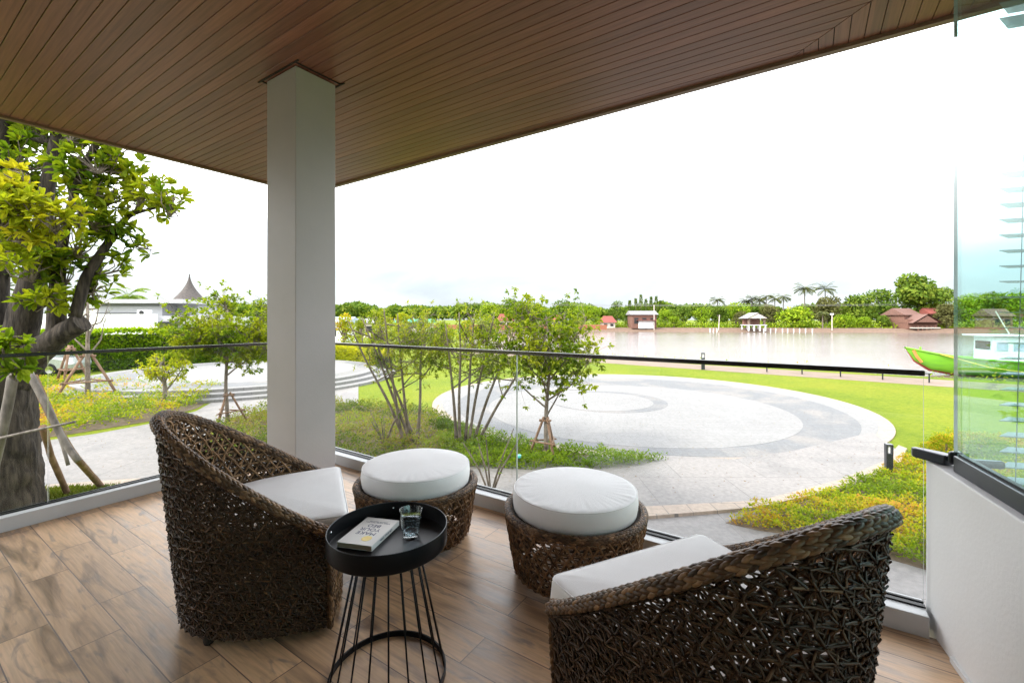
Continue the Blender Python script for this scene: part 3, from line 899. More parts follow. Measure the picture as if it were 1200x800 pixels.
def make_chair(label, mid, f):
    rz = math.atan2(-f[0], f[1])
    root = empty('rattan_armchair', (mid[0] - .36 * f[0], mid[1] - .36 * f[1], 0), label, 'armchair', 'rattan tub armchairs', rz=rz)
    mb = MB()
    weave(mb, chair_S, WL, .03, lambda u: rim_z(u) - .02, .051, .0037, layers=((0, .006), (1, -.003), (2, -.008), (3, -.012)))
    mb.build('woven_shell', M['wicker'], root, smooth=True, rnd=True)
    # front panel under the cushion
    mb = MB()
    def front(U, Z):
        a = .352 + .062 * Z / .9
        x = (U / .66 * 2 - 1) * a
        return np.stack([x, FY - .005 + .055 * (1 - (x / a) ** 2), Z], -1), np.stack([0 * x, np.ones_like(x), 0 * x], -1)
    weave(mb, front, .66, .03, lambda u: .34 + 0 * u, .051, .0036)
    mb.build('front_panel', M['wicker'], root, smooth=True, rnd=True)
    # rim
    ph = np.linspace(0.0, math.pi, 260)
    t = se(ph)[1]; z = .432 + .468 * t ** 1.14
    x, y = wall_xy(ph, z)
    P = np.column_stack([x, y, z])
    T = np.gradient(P, axis=0); T /= np.linalg.norm(T, axis=1, keepdims=True)
    _, Nn = chair_S(np.interp(ph, _ph, _cum), z)
    U = np.cross(Nn, T); U *= np.sign(U[:, 2:3]); U /= np.linalg.norm(U, axis=1, keepdims=True)
    mb = MB(); mb.tubes([P], .0155, 10, cap=True, ref=Nn[None]); mb.m = [1] * len(mb.m)
    braid(mb, P, Nn, U, .0165, .0070, [R(-60), R(-32), R(-4), R(24), R(52), R(80), R(108), R(136), R(164), R(192)], .024, tilt=.26)
    mb.build('braided_rim', [M['wicker'], M['wcore']], root, smooth=True, rnd=True)
    # base braid
    x, y = wall_xy(ph, .03)
    fx = np.linspace(-x[0], x[0], 40)[1:-1]
    P = np.column_stack([np.concatenate([x, fx]), np.concatenate([y, FY + .055 * (1 - (fx / x[0]) ** 2)]), np.full(298, .035)])
    P = np.vstack([P, P[:1]])
    Nn = np.gradient(P, axis=0); Nn = np.stack([Nn[:, 1], -Nn[:, 0], 0 * Nn[:, 0]], 1); Nn /= np.linalg.norm(Nn, axis=1, keepdims=True) + 1e-9
    U = np.tile([0, 0, 1.], (len(P), 1))
    mb = MB(); braid(mb, P, Nn, U, .006, .0062, [R(-45), R(45)], .022, tilt=.5)
    mb.build('base_braid', M['wicker'], root, smooth=True, rnd=True)
    # seat deck and corner posts
    mb = MB()
    phd = np.linspace(0, math.pi, 40); xd, yd = wall_xy(phd, .33)
    mb.prism([(a * .955, FY - (FY - b) * .97) for a, b in zip(xd, yd)] + [(q_, FY + .05 * (1 - (q_ / .36) ** 2)) for q_ in np.linspace(-.34, .34, 15)], .325, .34)
    mb.build('seat_deck', M['wcore'], root)
    mb = MB()
    a0, a1 = .352 + .062 * .02, .352 + .062 * .48
    for s_ in (-1, 1):
        mb = MB()
        mb.tubes([[(s_ * a0, FY - .004, .02), (s_ * (a0 + a1) / 2, FY - .004, .23), (s_ * a1, FY - .004, .44)]], .011, 8)
        Pp = np.linspace((s_ * a0, FY - .004, .02), (s_ * a1, FY - .004, .44), 60)
        braid(mb, Pp, np.tile([s_, 0, 0.], (60, 1)), np.tile([0, 1., 0], (60, 1)), .009, .006, [R(20), R(70), R(120)], .022)
        mb.build('front_post', M['wicker'], root, smooth=True, rnd=True)
    for px_, py_ in ((-.27, .30), (.27, .30), (-.22, -.10), (.22, -.10)):
        mb = MB(); mb.lathe([(0, 0), (.017, 0), (.02, .01), (.02, .04), (0, .04)], 14, c=(px_, py_, 0)); mb.build('foot', M['wcore'], root, smooth=False)
    # cushion
    pts = []
    w = .348
    for (cx, cy), a0_ in (((w - .035, .435 - .035), 0), ((-w + .035, .435 - .035), 90)):
        for k in range(7): pts.append((cx + .035 * math.cos(R(a0_ + k * 15)), cy + .035 * math.sin(R(a0_ + k * 15))))
        if a0_ == 0:
            for k in range(1, 24): pts.append((w - .035 - k * (2 * w - .07) / 24, .435))
    phc = np.linspace(math.pi - .12, .12, 90)
    xc, yc = wall_xy(phc, .36)
    for a_, b_ in zip(xc, yc):
        if b_ < .32: pts.append((a_ * w / .385, FY - (FY - b_) * .925))
    cs = loft_cushion('seat_cushion', pts, .345, .487, root, puff=.016, seed=label.count('e'))
    return root

make_chair('dark rattan armchair left of the black table, its white seat turned to the right',
           (-.919, 2.218), (.912, .410))
make_chair('dark rattan armchair in the right foreground seen from behind, near the white wall',
           (.468, 1.549), (-.430, .903))


def make_ottoman(label, c, rz):
    root = empty('rattan_ottoman', (c[0], c[1], 0), label, 'ottoman', 'round rattan ottomans with white cushions', rz=rz)
    def Rz(z): return .292 + .058 * (z / .33) ** .8
    Lc = 2 * math.pi * .34
    def S(U, Z):
        a = U / Lc * 2 * math.pi
        r = Rz(np.maximum(Z, 0.001))
        return np.stack([r * np.cos(a), r * np.sin(a), Z], -1), np.stack([np.cos(a), np.sin(a), 0 * a], -1)
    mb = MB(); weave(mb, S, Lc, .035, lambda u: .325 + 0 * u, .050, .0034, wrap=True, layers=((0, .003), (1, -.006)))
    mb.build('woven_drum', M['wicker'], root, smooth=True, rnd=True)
    a = np.linspace(0, 2 * math.pi, 241)
    P = np.column_stack([.352 * np.cos(a), .352 * np.sin(a), np.full(241, .335)])
    Nn = np.column_stack([np.cos(a), np.sin(a), 0 * a]); U = np.tile([0, 0, 1.], (241, 1))
    mb = MB(); mb.tubes([P[:-1]], .012, 8, closed=True); mb.m = [1] * len(mb.m)
    braid(mb, P, Nn, U, .0130, .0062, [R(-60), R(-28), R(4), R(36), R(68), R(100), R(132), R(160)], .021, tilt=.3)
    mb.build('braided_rim', [M['wicker'], M['wcore']], root, smooth=True, rnd=True)
    mb = MB(); P2 = P * np.array([.298 / .352, .298 / .352, 0]) + np.array([0, 0, .035])
    braid(mb, P2, Nn, U, .005, .006, [R(-40), R(50)], .022, tilt=.5)
    mb.build('base_braid', M['wicker'], root, smooth=True, rnd=True)
    mb = MB(); mb.lathe([(0, .335), (.338, .335), (.338, .322), (0, .322)], 48); mb.build('deck', M['wcore'], root)
    for k in range(4):
        t_ = R(45 + 90 * k)
        mb = MB(); mb.lathe([(0, 0), (.015, 0), (.018, .01), (.018, .05), (0, .05)], 14, c=(.27 * math.cos(t_), .27 * math.sin(t_), 0)); mb.build('foot', M['wcore'], root)
    out = [(.320 * math.cos(R(k * 2)), .320 * math.sin(R(k * 2))) for k in range(180)]
    loft_cushion('round_cushion', out, .338, .447, root, puff=.012, edge=.014, wr=.004, seed=len(label))
    return root

make_ottoman('round white-cushioned rattan ottoman behind the black tray table, next to the grey column', (-.585, 2.73), .4)
make_ottoman('round white-cushioned rattan ottoman in the middle, in front of the right armchair', (.330, 2.345), 1.9)

# ---------------------------------------------------------------- tray table, book, tumbler
TX, TY = -.462, 1.66
tb = empty('tray_table', (TX, TY, 0), 'small round black tray table on a cage of thin wires', 'side table')
mb = MB(); mb.lathe([(0, .490), (0.2110, .490), (0.2145, .4925), (0.2170, .497), (0.2170, .558), (0.2163, .560), (0.2142, .560), (0.2135, .558), (0.2125, .5055), (0.2090, .5030), (0, .5030)], 96)
tr = mb.build('tray', M['black'], tb, smooth=True)
m_ = tr.modifiers.new('e', 'EDGE_SPLIT'); m_.split_angle = R(40)
mb = MB(); mb.lathe([(0.2142, .5602), (0.2163, .5602), (0.2167, .5612), (0.2154, .5618), (0.2140, .5612)], 96, close=True); mb.build('rim_bead', M['dark_metal'], tr, smooth=True)
for a in (100, 182, 2, 280):
    a = R(a)
    mb = MB(); mb.lathe([(0, .004), (.0035, .0035), (.005, .001), (.005, -.002), (0, -.002)], 12)
    Mx = Matrix.Translation((.2125 * math.cos(a), .2125 * math.sin(a), .537)) @ Matrix.Rotation(a + math.pi, 4, 'Z') @ Matrix.Rotation(R(90), 4, 'Y')
    mb.v[0] = np.array([(Mx @ Vector(v))[:] for v in mb.v[0]])
    mb.build('rivet', M['steel'], tr, smooth=True)
mb = MB()
for i in range(18):
    a = 2 * math.pi * i / 18 + .1
    mb = MB()
    mb.tubes([[(.108 * math.cos(a), .108 * math.sin(a), .490), (.209 * math.cos(a), .209 * math.sin(a), .012)]], .0032, 8, cap=True)
    mb.build('wire', M['black'], tb, smooth=True)
mb = MB(); mb.lathe([(.207, 0), (.213, 0), (.213, .022), (.207, .022)], 96, close=True); mb.build('base_ring', M['black'], tb)
mb = MB(); mb.lathe([(.100, .484), (.112, .484), (.112, .490), (.100, .490)], 64, close=True); mb.build('top_ring', M['black'], tb)

bk = empty('book', (-.545, 1.700, .5032), 'pale grey paperback book with a yellow seal lying in the black tray', 'book', rz=R(-13))
bw_, bl_, bh_ = .140, .208, .019
mb = MB(); mb.box((0, 0, .0008), (bw_, bl_, .0016)); mb.box((0, 0, bh_ - .0008), (bw_, bl_, .0016)); mb.box((bw_ / 2 - .0008, 0, bh_ / 2), (.0016, bl_, bh_ - .0034))
mb.build('cover', M['cover'], bk)
mb = MB(); mb.box((-.001, 0, bh_ / 2), (bw_ - .0045, bl_ - .004, bh_ - .0034)); mb.build('pages', M['pages'], bk)
def text(body, size, loc, rot, parent, m, name, ext=.00015):
    cu = bpy.data.curves.new(name, 'FONT'); cu.body = body; cu.size = size; cu.align_x = 'CENTER'; cu.align_y = 'CENTER'; cu.extrude = ext
    tmp = bpy.data.objects.new(name + '_tmp', cu); COL.objects.link(tmp)
    bpy.context.view_layer.update()
    me = bpy.data.meshes.new_from_object(tmp.evaluated_get(bpy.context.evaluated_depsgraph_get()))
    bpy.data.objects.remove(tmp)
    me.materials.clear(); me.materials.append(m)
    o = bpy.data.objects.new(name, me); COL.objects.link(o); o.parent = parent
    o.location = loc; o.rotation_euler = rot
    return o
for wd, v in (('MAKE', .40), ('YOUR', .545), ('BED', .69)):
    text(wd, .031, (-.002, -bl_ / 2 + v * bl_, bh_ + .0003), (0, 0, math.pi), bk, M['ink'], 'title_word')
for wd, v in (('LITTLE THINGS THAT CAN', .815), ('CHANGE YOUR LIFE', .855)):
    text(wd, .0085, (-.002, -bl_ / 2 + v * bl_, bh_ + .0003), (0, 0, math.pi), bk, M['ink'], 'subtitle_line')
text('MAKE YOUR BED', .012, (bw_ / 2 + .0003, .0, bh_ / 2), (R(90), 0, R(90)), bk, M['ink'], 'spine_title')
mb = MB(); mb.lathe([(0, .0004), (.019, .0004), (.019, 0), (0, 0)], 40, c=(.022, -bl_ / 2 + .225 * bl_, bh_)); mb.build('yellow_seal', M['gold'], bk)

gl = empty('water_glass', (-.385, 1.690, .5032), 'clear glass tumbler half full of water beside the book', 'glass')
mb = MB()
mb.lathe([(0, 0), (.029, 0), (.031, .002), (.0335, .03), (.0425, .104), (.0418, .1055), (.0408, .104), (.0318, .03), (.0285, .014), (0, .012)], 48)
mb.build('tumbler', M['tumbler'], gl, smooth=True)
mb = MB(); mb.lathe([(0, .0125), (.0280, .0145), (.0313, .03), (.0373, .078), (.0373, .0785), (0, .0780)], 48)
mb.build('water', M['water_cup'], gl, smooth=True)

# the house wall behind the terrace furniture
hw_ = empty('house_wall', bal(.3, -2.75, 0), 'white rendered house wall with dark sliding doors behind the balcony', 'wall', rz=BAL)
mb = MB(); mb.box((-3.55, -.1, 1.66), (2.1, .2, 3.32)); mb.box((3.2, -.1, 1.66), (2.6, .2, 3.32)); mb.box((-.3, -.1, 3.0), (4.4, .2, .64)); mb.build('wall_body', M['white_wall'], hw_)
for i in range(3):
    x = -1.75 + i * 1.45
    mb = MB(); mb.box((x, -.1, 1.34), (1.36, .03, 2.6)); pn_ = mb.build('door_pane', M['cardark'], hw_)
    mb = MB(); mb.box((x - .7, -.07, 1.34), (.05, .08, 2.66)); mb.build('door_frame', M['dark_metal'], hw_)

# ================================================================ garden, river and far bank
A0 = Vector((6.7, 30.5)); dB = Vector((.77, -.638)); nB = Vector((.638, .77))
def bank(t, off):
    p = A0 + dB * t + nB * off
    return (p.x, p.y)
OUT = 4.3
near = [bank(147, OUT), bank(60, OUT), bank(30, OUT + .3), bank(16, OUT), bank(6, OUT - .2), bank(-4, OUT + .2), bank(-14, OUT), (-6.5, 58), (-9, 90), (-12, 140)]
far = [(-8, 157), (20, 152), (60, 146), (110, 140), (150, 130), (400, 90), (1500, -60)]
outline = near + far + [(1500, 1600), (-1500, 1600), (-1500, -60)]
mb = MB()
mb.prism(outline, WZ - .6, GZ)
gmesh = mb.build('ground', [M['lawn'], M['bank']])
for p in gmesh.data.polygons:
    if abs(p.normal.z) < .5: p.material_index = 1
tag(gmesh, kind='structure')
mb = MB(); mb.add([(-40, -60, WZ), (1500, -60, WZ), (1500, 200, WZ), (-40, 200, WZ)], [(0, 1, 2, 3)])
tag(mb.build('river_water', M['water']), kind='structure')
# earth slopes of the far bank
mb = MB()
fr = far[:-1]
v = [(x, y - .2, GZ + .15) for x, y in fr] + [(x, y - 4.0, WZ - .05) for x, y in fr] + [(x, y + 7, GZ + .25) for x, y in fr]
n = len(fr)
mb.add(v, [(i + n, i + 1 + n, i + 1, i) for i in range(n - 1)] + [(i, i + 1, i + 1 + 2 * n, i + 2 * n) for i in range(n - 1)])
tag(mb.build('far_riverbank', M['bank']), kind='structure')
mb = MB(); mb.prism([bank(-14, 0), bank(120, 0), bank(120, 3.0), bank(-14, 3.0)], GZ - .1, GZ + .012)
tag(mb.build('riverside_path', M['dirt']), kind='structure')

def sheet(name, pts, z, m, th=.05, kind='structure'):
    mb = MB(); mb.prism([(p[0], p[1]) for p in pts], z - th, z)
    return tag(mb.build(name, m), kind=kind)
def gp(lst, z=GZ):
    return [G(a, b, z) for a, b in lst]
def circ(c, r, n=96, a0=0, a1=2 * math.pi):
    return [(c[0] + r * math.cos(a0 + (a1 - a0) * i / n), c[1] + r * math.sin(a0 + (a1 - a0) * i / n)) for i in range(n)]

# big round plaza of the lawn: nested paving rings
sheet('plaza_kerb', circ((4.6, 16.8), 7.5, 160), GZ + .030, M['pave_beige'])
sheet('plaza_outer_ring', circ((4.6, 16.8), 7.15, 160), GZ + .034, M['pave_light'])
sheet('plaza_grey_ring', circ((4.5, 16.15), 6.45, 140), GZ + .038, M['pave_grey'])
sheet('plaza_centre', circ((4.1, 15.2), 4.9, 120), GZ + .042, M['pave_light'])
sheet('plaza_swirl', circ((3.5, 16.3), 2.1, 80), GZ + .046, M['pave_grey'])
sheet('plaza_inner_disc', circ((3.25, 16.3), 1.85, 80), GZ + .050, M['pave_light'])
# walk between the house and the plaza
gpoly = gp([(555, 548), (600, 528), (690, 520), (800, 541), (900, 548), (1000, 523), (1040, 533), (1010, 560), (960, 580)])
near_walk = [G(520, 560), G(552, 549), G(600, 541), G(700, 536), G(790, 536), G(860, 540), G(930, 530), G(1022, 508), G(1052, 530), G(1040, 545), G(985, 568), G(890, 592), G(757, 601)]
sheet('plaza_walk', near_walk + [G(560, 700)], GZ + .044, M['pave'])
kb = [G(757, 597), G(890, 590), G(985, 565), G(1036, 543), G(1053, 524), G(1063, 528), G(1055, 545), G(999, 573), G(887, 598), G(757, 609), G(640, 612), G(640, 600)]
sheet('walk_kerb', kb, GZ + .058, M['pave_beige'])
sheet('house_apron', [bal(-3.9, 2.75), bal(6.5, 2.75), bal(6.5, 5.0), bal(4.2, 9.0), bal(1.5, 9.4), bal(-.5, 8.2), bal(-3.9, 6.2)], GZ + .008, M['pave'])

sheet('unseen_side_paving', [bal(-16, -14), bal(-4.35, -14), bal(-4.35, .35), bal(-16, .35)], GZ + .02, M['pave'])  # added out of view; keeps green lawn bounce off column and ceiling
sheet('unseen_rear_paving', [bal(-4.3, -14), bal(14, -14), bal(14, 1.0), bal(2.7, 1.0), bal(2.7, -3.6), bal(-4.3, -3.6)], GZ + .02, M['pave'])  # likewise added unseen behind the house, greying the bounced light
# garden left of the column
sheet('garden_path', gp([(-200, 560), (30, 520), (110, 509), (175, 497), (230, 482), (262, 464), (340, 455), (420, 452), (420, 472), (345, 472), (275, 489), (250, 500), (235, 530), (190, 566), (60, 572), (-200, 640)]), GZ + .016, M['pave'])
sheet('path_kerb', gp([(-200, 640), (60, 569), (190, 560), (235, 548), (240, 556), (195, 569), (60, 580), (-200, 655)]), GZ + .03, M['pave_beige'])
PC = (-13.8, 23.0)
for i, (r, h) in enumerate(((7.5, .12), (7.0, .24), (6.5, .36))):
    mb = MB(); mb.prism(circ(PC, r, 120), GZ - .05, GZ + h)
    tag(mb.build('round_terrace_step', M['pave_light'], bevel=.02), kind='structure')
sheet('terrace_paving', circ(PC, 6.0, 100), GZ + .364, M['pave_grey'])
sheet('terrace_centre', circ((PC[0] + .5, PC[1] + .3), 4.9, 100), GZ + .368, M['pave_light'])

# ---------------------------------------------------------------- ground cover
def inpoly(P, poly):
    x, y = P[:, 0], P[:, 1]; c = np.zeros(len(P), bool); n = len(poly)
    for i in range(n):
        x1_, y1_ = poly[i][0], poly[i][1]; x2_, y2_ = poly[i - 1][0], poly[i - 1][1]
        k = ((y1_ > y) != (y2_ > y)) & (x < (x2_ - x1_) * (y - y1_) / (y2_ - y1_ + 1e-12) + x1_)
        c ^= k
    return c
def fnoise(P, s, seed=0):
    return np.array([mnoise.fractal(Vector((p[0] * s + seed, p[1] * s, seed)), 1.0, 2.0, 3) for p in P])

def ground_cover(name, label, cat, poly, h, leaf, dens, m, z0=GZ, soil=True, twig=False, warm=None, group=None):
    P2 = np.array([(p[0], p[1]) for p in poly]); lo, hi = P2.min(0), P2.max(0)
    area = abs(sum(P2[i][0] * P2[(i + 1) % len(P2)][1] - P2[(i + 1) % len(P2)][0] * P2[i][1] for i in range(len(P2)))) / 2
    n = int(dens * (hi[0] - lo[0]) * (hi[1] - lo[1]))
    C = rng.uniform(lo, hi, (n, 2)); C = C[inpoly(C, [tuple(p) for p in P2])]
    n = len(C)
    hn = fnoise(C, 1.7, 3.1); h2 = fnoise(C, 6.0, 9.7)
    keep = rng.random(n) < np.clip(1.15 + h2 * 1.3, .25, 1)
    C, hn, h2 = C[keep], hn[keep], h2[keep]; n = len(C)
    H = h * np.clip(.75 + hn * .55 + h2 * .5, .15, 1.6)
    z = z0 + H * rng.random(n) ** .45
    a = rng.uniform(0, 2 * math.pi, n); el = rng.uniform(-.1, 1.0, n)
    Dr = np.column_stack([np.cos(a) * np.cos(el), np.sin(a) * np.cos(el), np.sin(el)])
    Nn = np.column_stack([rng.normal(0, .35, n), rng.normal(0, .35, n), np.ones(n)])
    rr = np.clip(rng.normal(.45, .2, n) + fnoise(C, .9, 5.5) * (.75 if warm is None else warm), 0, 1)
    mb = MB()
    mb.leaves(np.column_stack([C, z]), Dr, Nn, leaf * rng.uniform(.7, 1.3, n), leaf * .5 * rng.uniform(.8, 1.2, n), shape=4, rnd=rr)
    o = mb.build(name, m, rnd=True)
    tag(o, label, cat, group, 'stuff')
    if soil: sheet('soil_bed', poly, z0 + .012, M['soil'], th=.03)
    return o

bed1 = gp([(-160, 520), (-150, 465), (50, 447), (130, 452), (255, 458), (262, 461), (229, 479), (178, 493), (100, 506), (20, 518)])
ground_cover('ground_cover', 'yellow green clipped shrub bed behind the garden path at the left', 'ground cover', bed1, .42, .10, 420, M['leaf_warm'])
bed2 = gp([(252, 503), (275, 491), (318, 479), (352, 471), (393, 473), (450, 478), (500, 482), (530, 496), (525, 520), (515, 548), (400, 562), (300, 600), (240, 545)])
ground_cover('ground_cover', 'rough bed of olive and dried foliage right of the column', 'ground cover', bed2, .34, .07, 900, M['leaf_dry'])
bed3 = gp([(512, 497), (530, 499), (560, 508), (600, 519), (650, 529), (700, 535), (783, 541), (740, 549), (690, 553), (620, 553), (553, 551), (515, 549)])
ground_cover('ground_cover', 'fresh green low shrub bed around the staked tree before the round plaza', 'ground cover', bed3, .26, .06, 2600, M['leaf_cover'], warm=.4)
bed4 = gp([(850, 613), (880, 603), (930, 591), (985, 574), (1030, 556), (1058, 544), (1085, 520), (1110, 512), (1150, 512), (1250, 530), (1300, 640), (1130, 690), (1085, 668), (1040, 655), (960, 632), (890, 622)])
ground_cover('ground_cover', 'low yellow and orange tinged shrub bed along the plaza edge at the right', 'ground cover', bed4, .20, .055, 2600, M['leaf_warm'], warm=.85)
bed5 = [bank(-10, 3.2), bank(60, 3.2), bank(60, 4.2), bank(-10, 4.2)]
ground_cover('ground_cover', 'thin weeds along the edge of the river', 'weeds', bed5, .35, .16, 22, M['leaf_warm'], soil=False)
def litter(n, poly, z):
    P2 = np.array([(p[0], p[1]) for p in poly]); lo, hi = P2.min(0), P2.max(0)
    C = rng.uniform(lo, hi, (n, 2)); C = C[inpoly(C, [tuple(p) for p in P2])]; n = len(C)
    a = rng.uniform(0, 6.28, n)
    return np.column_stack([C, np.full(n, z)]), np.column_stack([np.cos(a), np.sin(a), rng.uniform(0, .3, n)])
mb = MB()
for n_, pl_, z_ in ((900, near_walk, GZ + .048), (700, [bal(-3.5, 2.8), bal(2.6, 2.8), bal(3.2, 6.5), bal(-2, 6.5)], GZ + .016), (500, gp([(60, 566), (190, 556), (235, 500), (110, 512), (30, 522)]), GZ + .02), (900, circ((4.6, 16.8), 7.0, 30), GZ + .054)):
    C_, D_ = litter(n_ // 2, pl_, z_)
    mb.leaves(C_, D_, np.tile([0, 0, 1.], (len(C_), 1)) + rng.normal(0, .2, (len(C_), 3)), .045 * rng.uniform(.5, 1.3, len(C_)), .02, shape=4)
tag(mb.build('fallen_leaves', leaf_mat('dry_leaf', [(.10, .05, .025), (.20, .11, .05), (.25, .19, .08)]), rnd=True), 'scattered small dry leaves on the paving', 'leaves', None, 'stuff')
# lawn blades
def grass(name, label, poly, h, dens):
    P2 = np.array([(p[0], p[1]) for p in poly]); lo, hi = P2.min(0), P2.max(0)
    n = int(dens * (hi[0] - lo[0]) * (hi[1] - lo[1]))
    C = rng.uniform(lo, hi, (n, 2)); C = C[inpoly(C, [tuple(p) for p in P2])]
    C = C[(np.hypot(C[:, 0] - 2.85, C[:, 1] - 16.3) > 9.5) & (np.hypot(C[:, 0] - PC[0], C[:, 1] - PC[1]) > 7.6)]
    n = len(C); a = rng.uniform(0, 2 * math.pi, n)
    Dr = np.column_stack([np.cos(a) * .5, np.sin(a) * .5, np.full(n, 1.)])
    Nn = np.column_stack([np.cos(a + 1.3), np.sin(a + 1.3), np.zeros(n)])
    mb = MB(); mb.leaves(np.column_stack([C, np.full(n, GZ)]), Dr, Nn, h * rng.uniform(.6, 1.3, n), h * .22, shape=4, rnd=rng.random(n))
    tag(mb.build(name, M['leaf_lawn'], rnd=True), label, 'grass', None, 'stuff')
grass('grass', 'tuft of green grass at the foot of the old tree', gp([(20, 592), (40, 576), (80, 574), (160, 572), (120, 585), (40, 600)]), .12, 2500)

# ---------------------------------------------------------------- trees
def rough_tube(mb, pts, rad, sides=14, amp=.08, step=.12, seed=0, mi=0, fr=3.0, cap=True):
    """bark-like tube along a smoothed polyline"""
    P = np.array(pts, float); r = np.array(rad, float)
    seg = np.linalg.norm(np.diff(P, axis=0), axis=1); cum = np.concatenate([[0], np.cumsum(seg)])
    n = max(6, int(cum[-1] / step)); s = np.linspace(0, cum[-1], n)
    Q = np.stack([np.interp(s, cum, P[:, i]) for i in range(3)], -1); rr = np.interp(s, cum, r)
    for _ in range(2):
        Q[1:-1] = (Q[:-2] + 2 * Q[1:-1] + Q[2:]) / 4
    v0 = mb.n
    mb.tubes([Q], rr[None], sides, mi, cap=cap)
    V = mb.v[-1]
    ctr = np.repeat(Q, sides, 0)
    d = V - ctr; l = np.linalg.norm(d, axis=1, keepdims=True)
    k = np.array([mnoise.fractal(Vector((v[0] * fr + seed, v[1] * fr, v[2] * fr * .45)), 1., 2., 4) for v in V])
    V += d * (k * amp * 4)[:, None] * (1 if fr < 8 else (.25 / (l + .05)) ** .5)

def whorls(mb, tips, dirs, per, ln, wd, spread=1.0, rbase=None, droop=.0, shape=6, mi=0):
    n = len(tips)
    T = np.repeat(tips, per, 0); Dd = np.repeat(dirs, per, 0)
    N = len(T)
    rnd_ = rng.normal(0, 1, (N, 3)); rnd_ /= np.linalg.norm(rnd_, axis=1, keepdims=True)
    dr = Dd * rng.uniform(.1, .7, N)[:, None] + rnd_ * spread; dr[:, 2] -= droop
    up = np.tile([0, 0, 1.], (N, 1)) + rng.normal(0, .35, (N, 3))
    r = None
    if rbase is not None: r = np.clip(np.repeat(rbase, per) + rng.normal(0, .16, N), 0, 1)
    mb.leaves(T, dr, up, ln * rng.uniform(.65, 1.2, N), wd * rng.uniform(.8, 1.2, N), mi=mi, rnd=r, shape=shape)

def tree(name, label, base, h, cr, cz, ch, tr=.05, nb=9, ntips=160, per=9, leaf=.08, lw=.045, m='leaf_mid', bark='bark_grey', cat='tree', group=None, stems=None, clear=.35, droop=.1, shape=6, seed=1, spread=.9, loose=1.0):
    """base point, height h, crown radius cr, crown centre height cz, crown half height ch"""
    r_ = np.random.default_rng(seed)
    root = empty(name, base, label, cat, group)
    mb = MB()
    if stems is None: stems = [[(0, 0, 0), (r_.normal(0, .04), r_.normal(0, .04), h * .3), (r_.normal(0, .08), r_.normal(0, .08), h * .62), (0, 0, h * .88)]]
    tips, dirs = [], []
    for st in stems:
        st = np.array(st, float)
        rough_tube(mb, st, np.linspace(tr, tr * .3, len(st)), 8, .03, .15, seed)
        seg = np.linalg.norm(np.diff(st, axis=0), axis=1); cum = np.concatenate([[0], np.cumsum(seg)])
        nbb = max(3, nb // len(stems))
        for b in range(nbb):
            f = clear + (1 - clear) * (b + r_.random() * .6) / nbb
            s = min(f, 1) * cum[-1]
            p0_ = np.array([np.interp(s, cum, st[:, i]) for i in range(3)])
            a = b * 2.4 + r_.random() * .8
            tz = cz + ch * r_.uniform(-.75, .95) * (f * .8 + .2)
            rr = cr * r_.uniform(.6, .98) * math.sqrt(max(.12, 1 - ((tz - cz) / (ch * 1.05)) ** 2))
            p1_ = np.array([rr * math.cos(a), rr * math.sin(a), tz])
            mid = (p0_ * .5 + p1_ * .5) + r_.normal(0, .06, 3) * cr + np.array([0, 0, -.05 * h])
            br = np.array([p0_, mid, p1_])
            mb.tubes([np.array([p0_, (p0_ + mid) / 2 + r_.normal(0, .01, 3), mid, (mid + p1_) / 2 + r_.normal(0, .03, 3) * cr, p1_])], np.array([[.42, .34, .25, .16, .06]]) * tr, 6)
            k = max(2, ntips // (nbb * len(stems)))
            tt = r_.uniform(.45, 1.05, k)
            sd = br[0] * ((1 - tt) ** 2)[:, None] + br[1] * (2 * tt * (1 - tt))[:, None] + br[2] * (tt ** 2)[:, None]
            off = r_.normal(0, 1, (k, 3)) * np.array([.24, .24, .2]) * cr * loose * .75
            tp = sd + off
            tips.append(tp); dirs.append(off / (np.linalg.norm(off, axis=1, keepdims=True) + 1e-6))
            tw = np.stack([sd, (sd + tp) / 2 + r_.normal(0, .02, (k, 3)) * cr, tp], 1)
            mb.tubes(tw, np.array([[.09, .06, .03]]) * tr * np.ones((k, 1)), 4)
    mb.build('trunk', M[bark], root, smooth=True)
    tips = np.concatenate(tips); dirs = np.concatenate(dirs)
    mb = MB()
    rb = np.clip(.45 + .3 * np.array([mnoise.noise(Vector((t[0] * 2.2 / cr + seed, t[1] * 2.2 / cr, t[2] * 2.2 / cr))) for t in tips]) * 2, 0, 1)
    whorls(mb, tips, dirs, per, leaf, lw, spread, rb, droop, shape)
    mb.build('crown', M[m], root, rnd=True)
    return root

def stake(label, base, h, r, group='timber tripods staking the young trees', legs=3, rz=0.3, m='timber', pr=.028):
    t = empty('tree_stake', base, label, 'tree stake', group)
    for i in range(legs):
        a = rz + i * 2 * math.pi / legs
        mb = MB()
        mb.tubes([[(r * math.cos(a), r * math.sin(a), 0), (r * .55 * math.cos(a), r * .55 * math.sin(a), h * .52), (.05 * math.cos(a), .05 * math.sin(a), h * 1.05)]], pr, 8, cap=True)
        mb.build('pole', M[m], t, smooth=True)
    for hz_, f in ((.42, .68), (.95, .16)):
        for i in range(legs):
            a = rz + i * 2 * math.pi / legs; b = rz + (i + 1) * 2 * math.pi / legs
            rr = r * f + .02
            A_ = np.array([rr * math.cos(a), rr * math.sin(a), h * hz_]); B_ = np.array([rr * math.cos(b), rr * math.sin(b), h * hz_ + .02])
            d_ = (B_ - A_); d_ /= np.linalg.norm(d_)
            mb = MB(); mb.tubes([[A_ - d_ * .07, (A_ + B_) / 2, B_ + d_ * .07]], pr * .7, 7, cap=True); mb.build('crossbar', M[m], t, smooth=True)
    return t

YT = 'young trees planted in the garden'
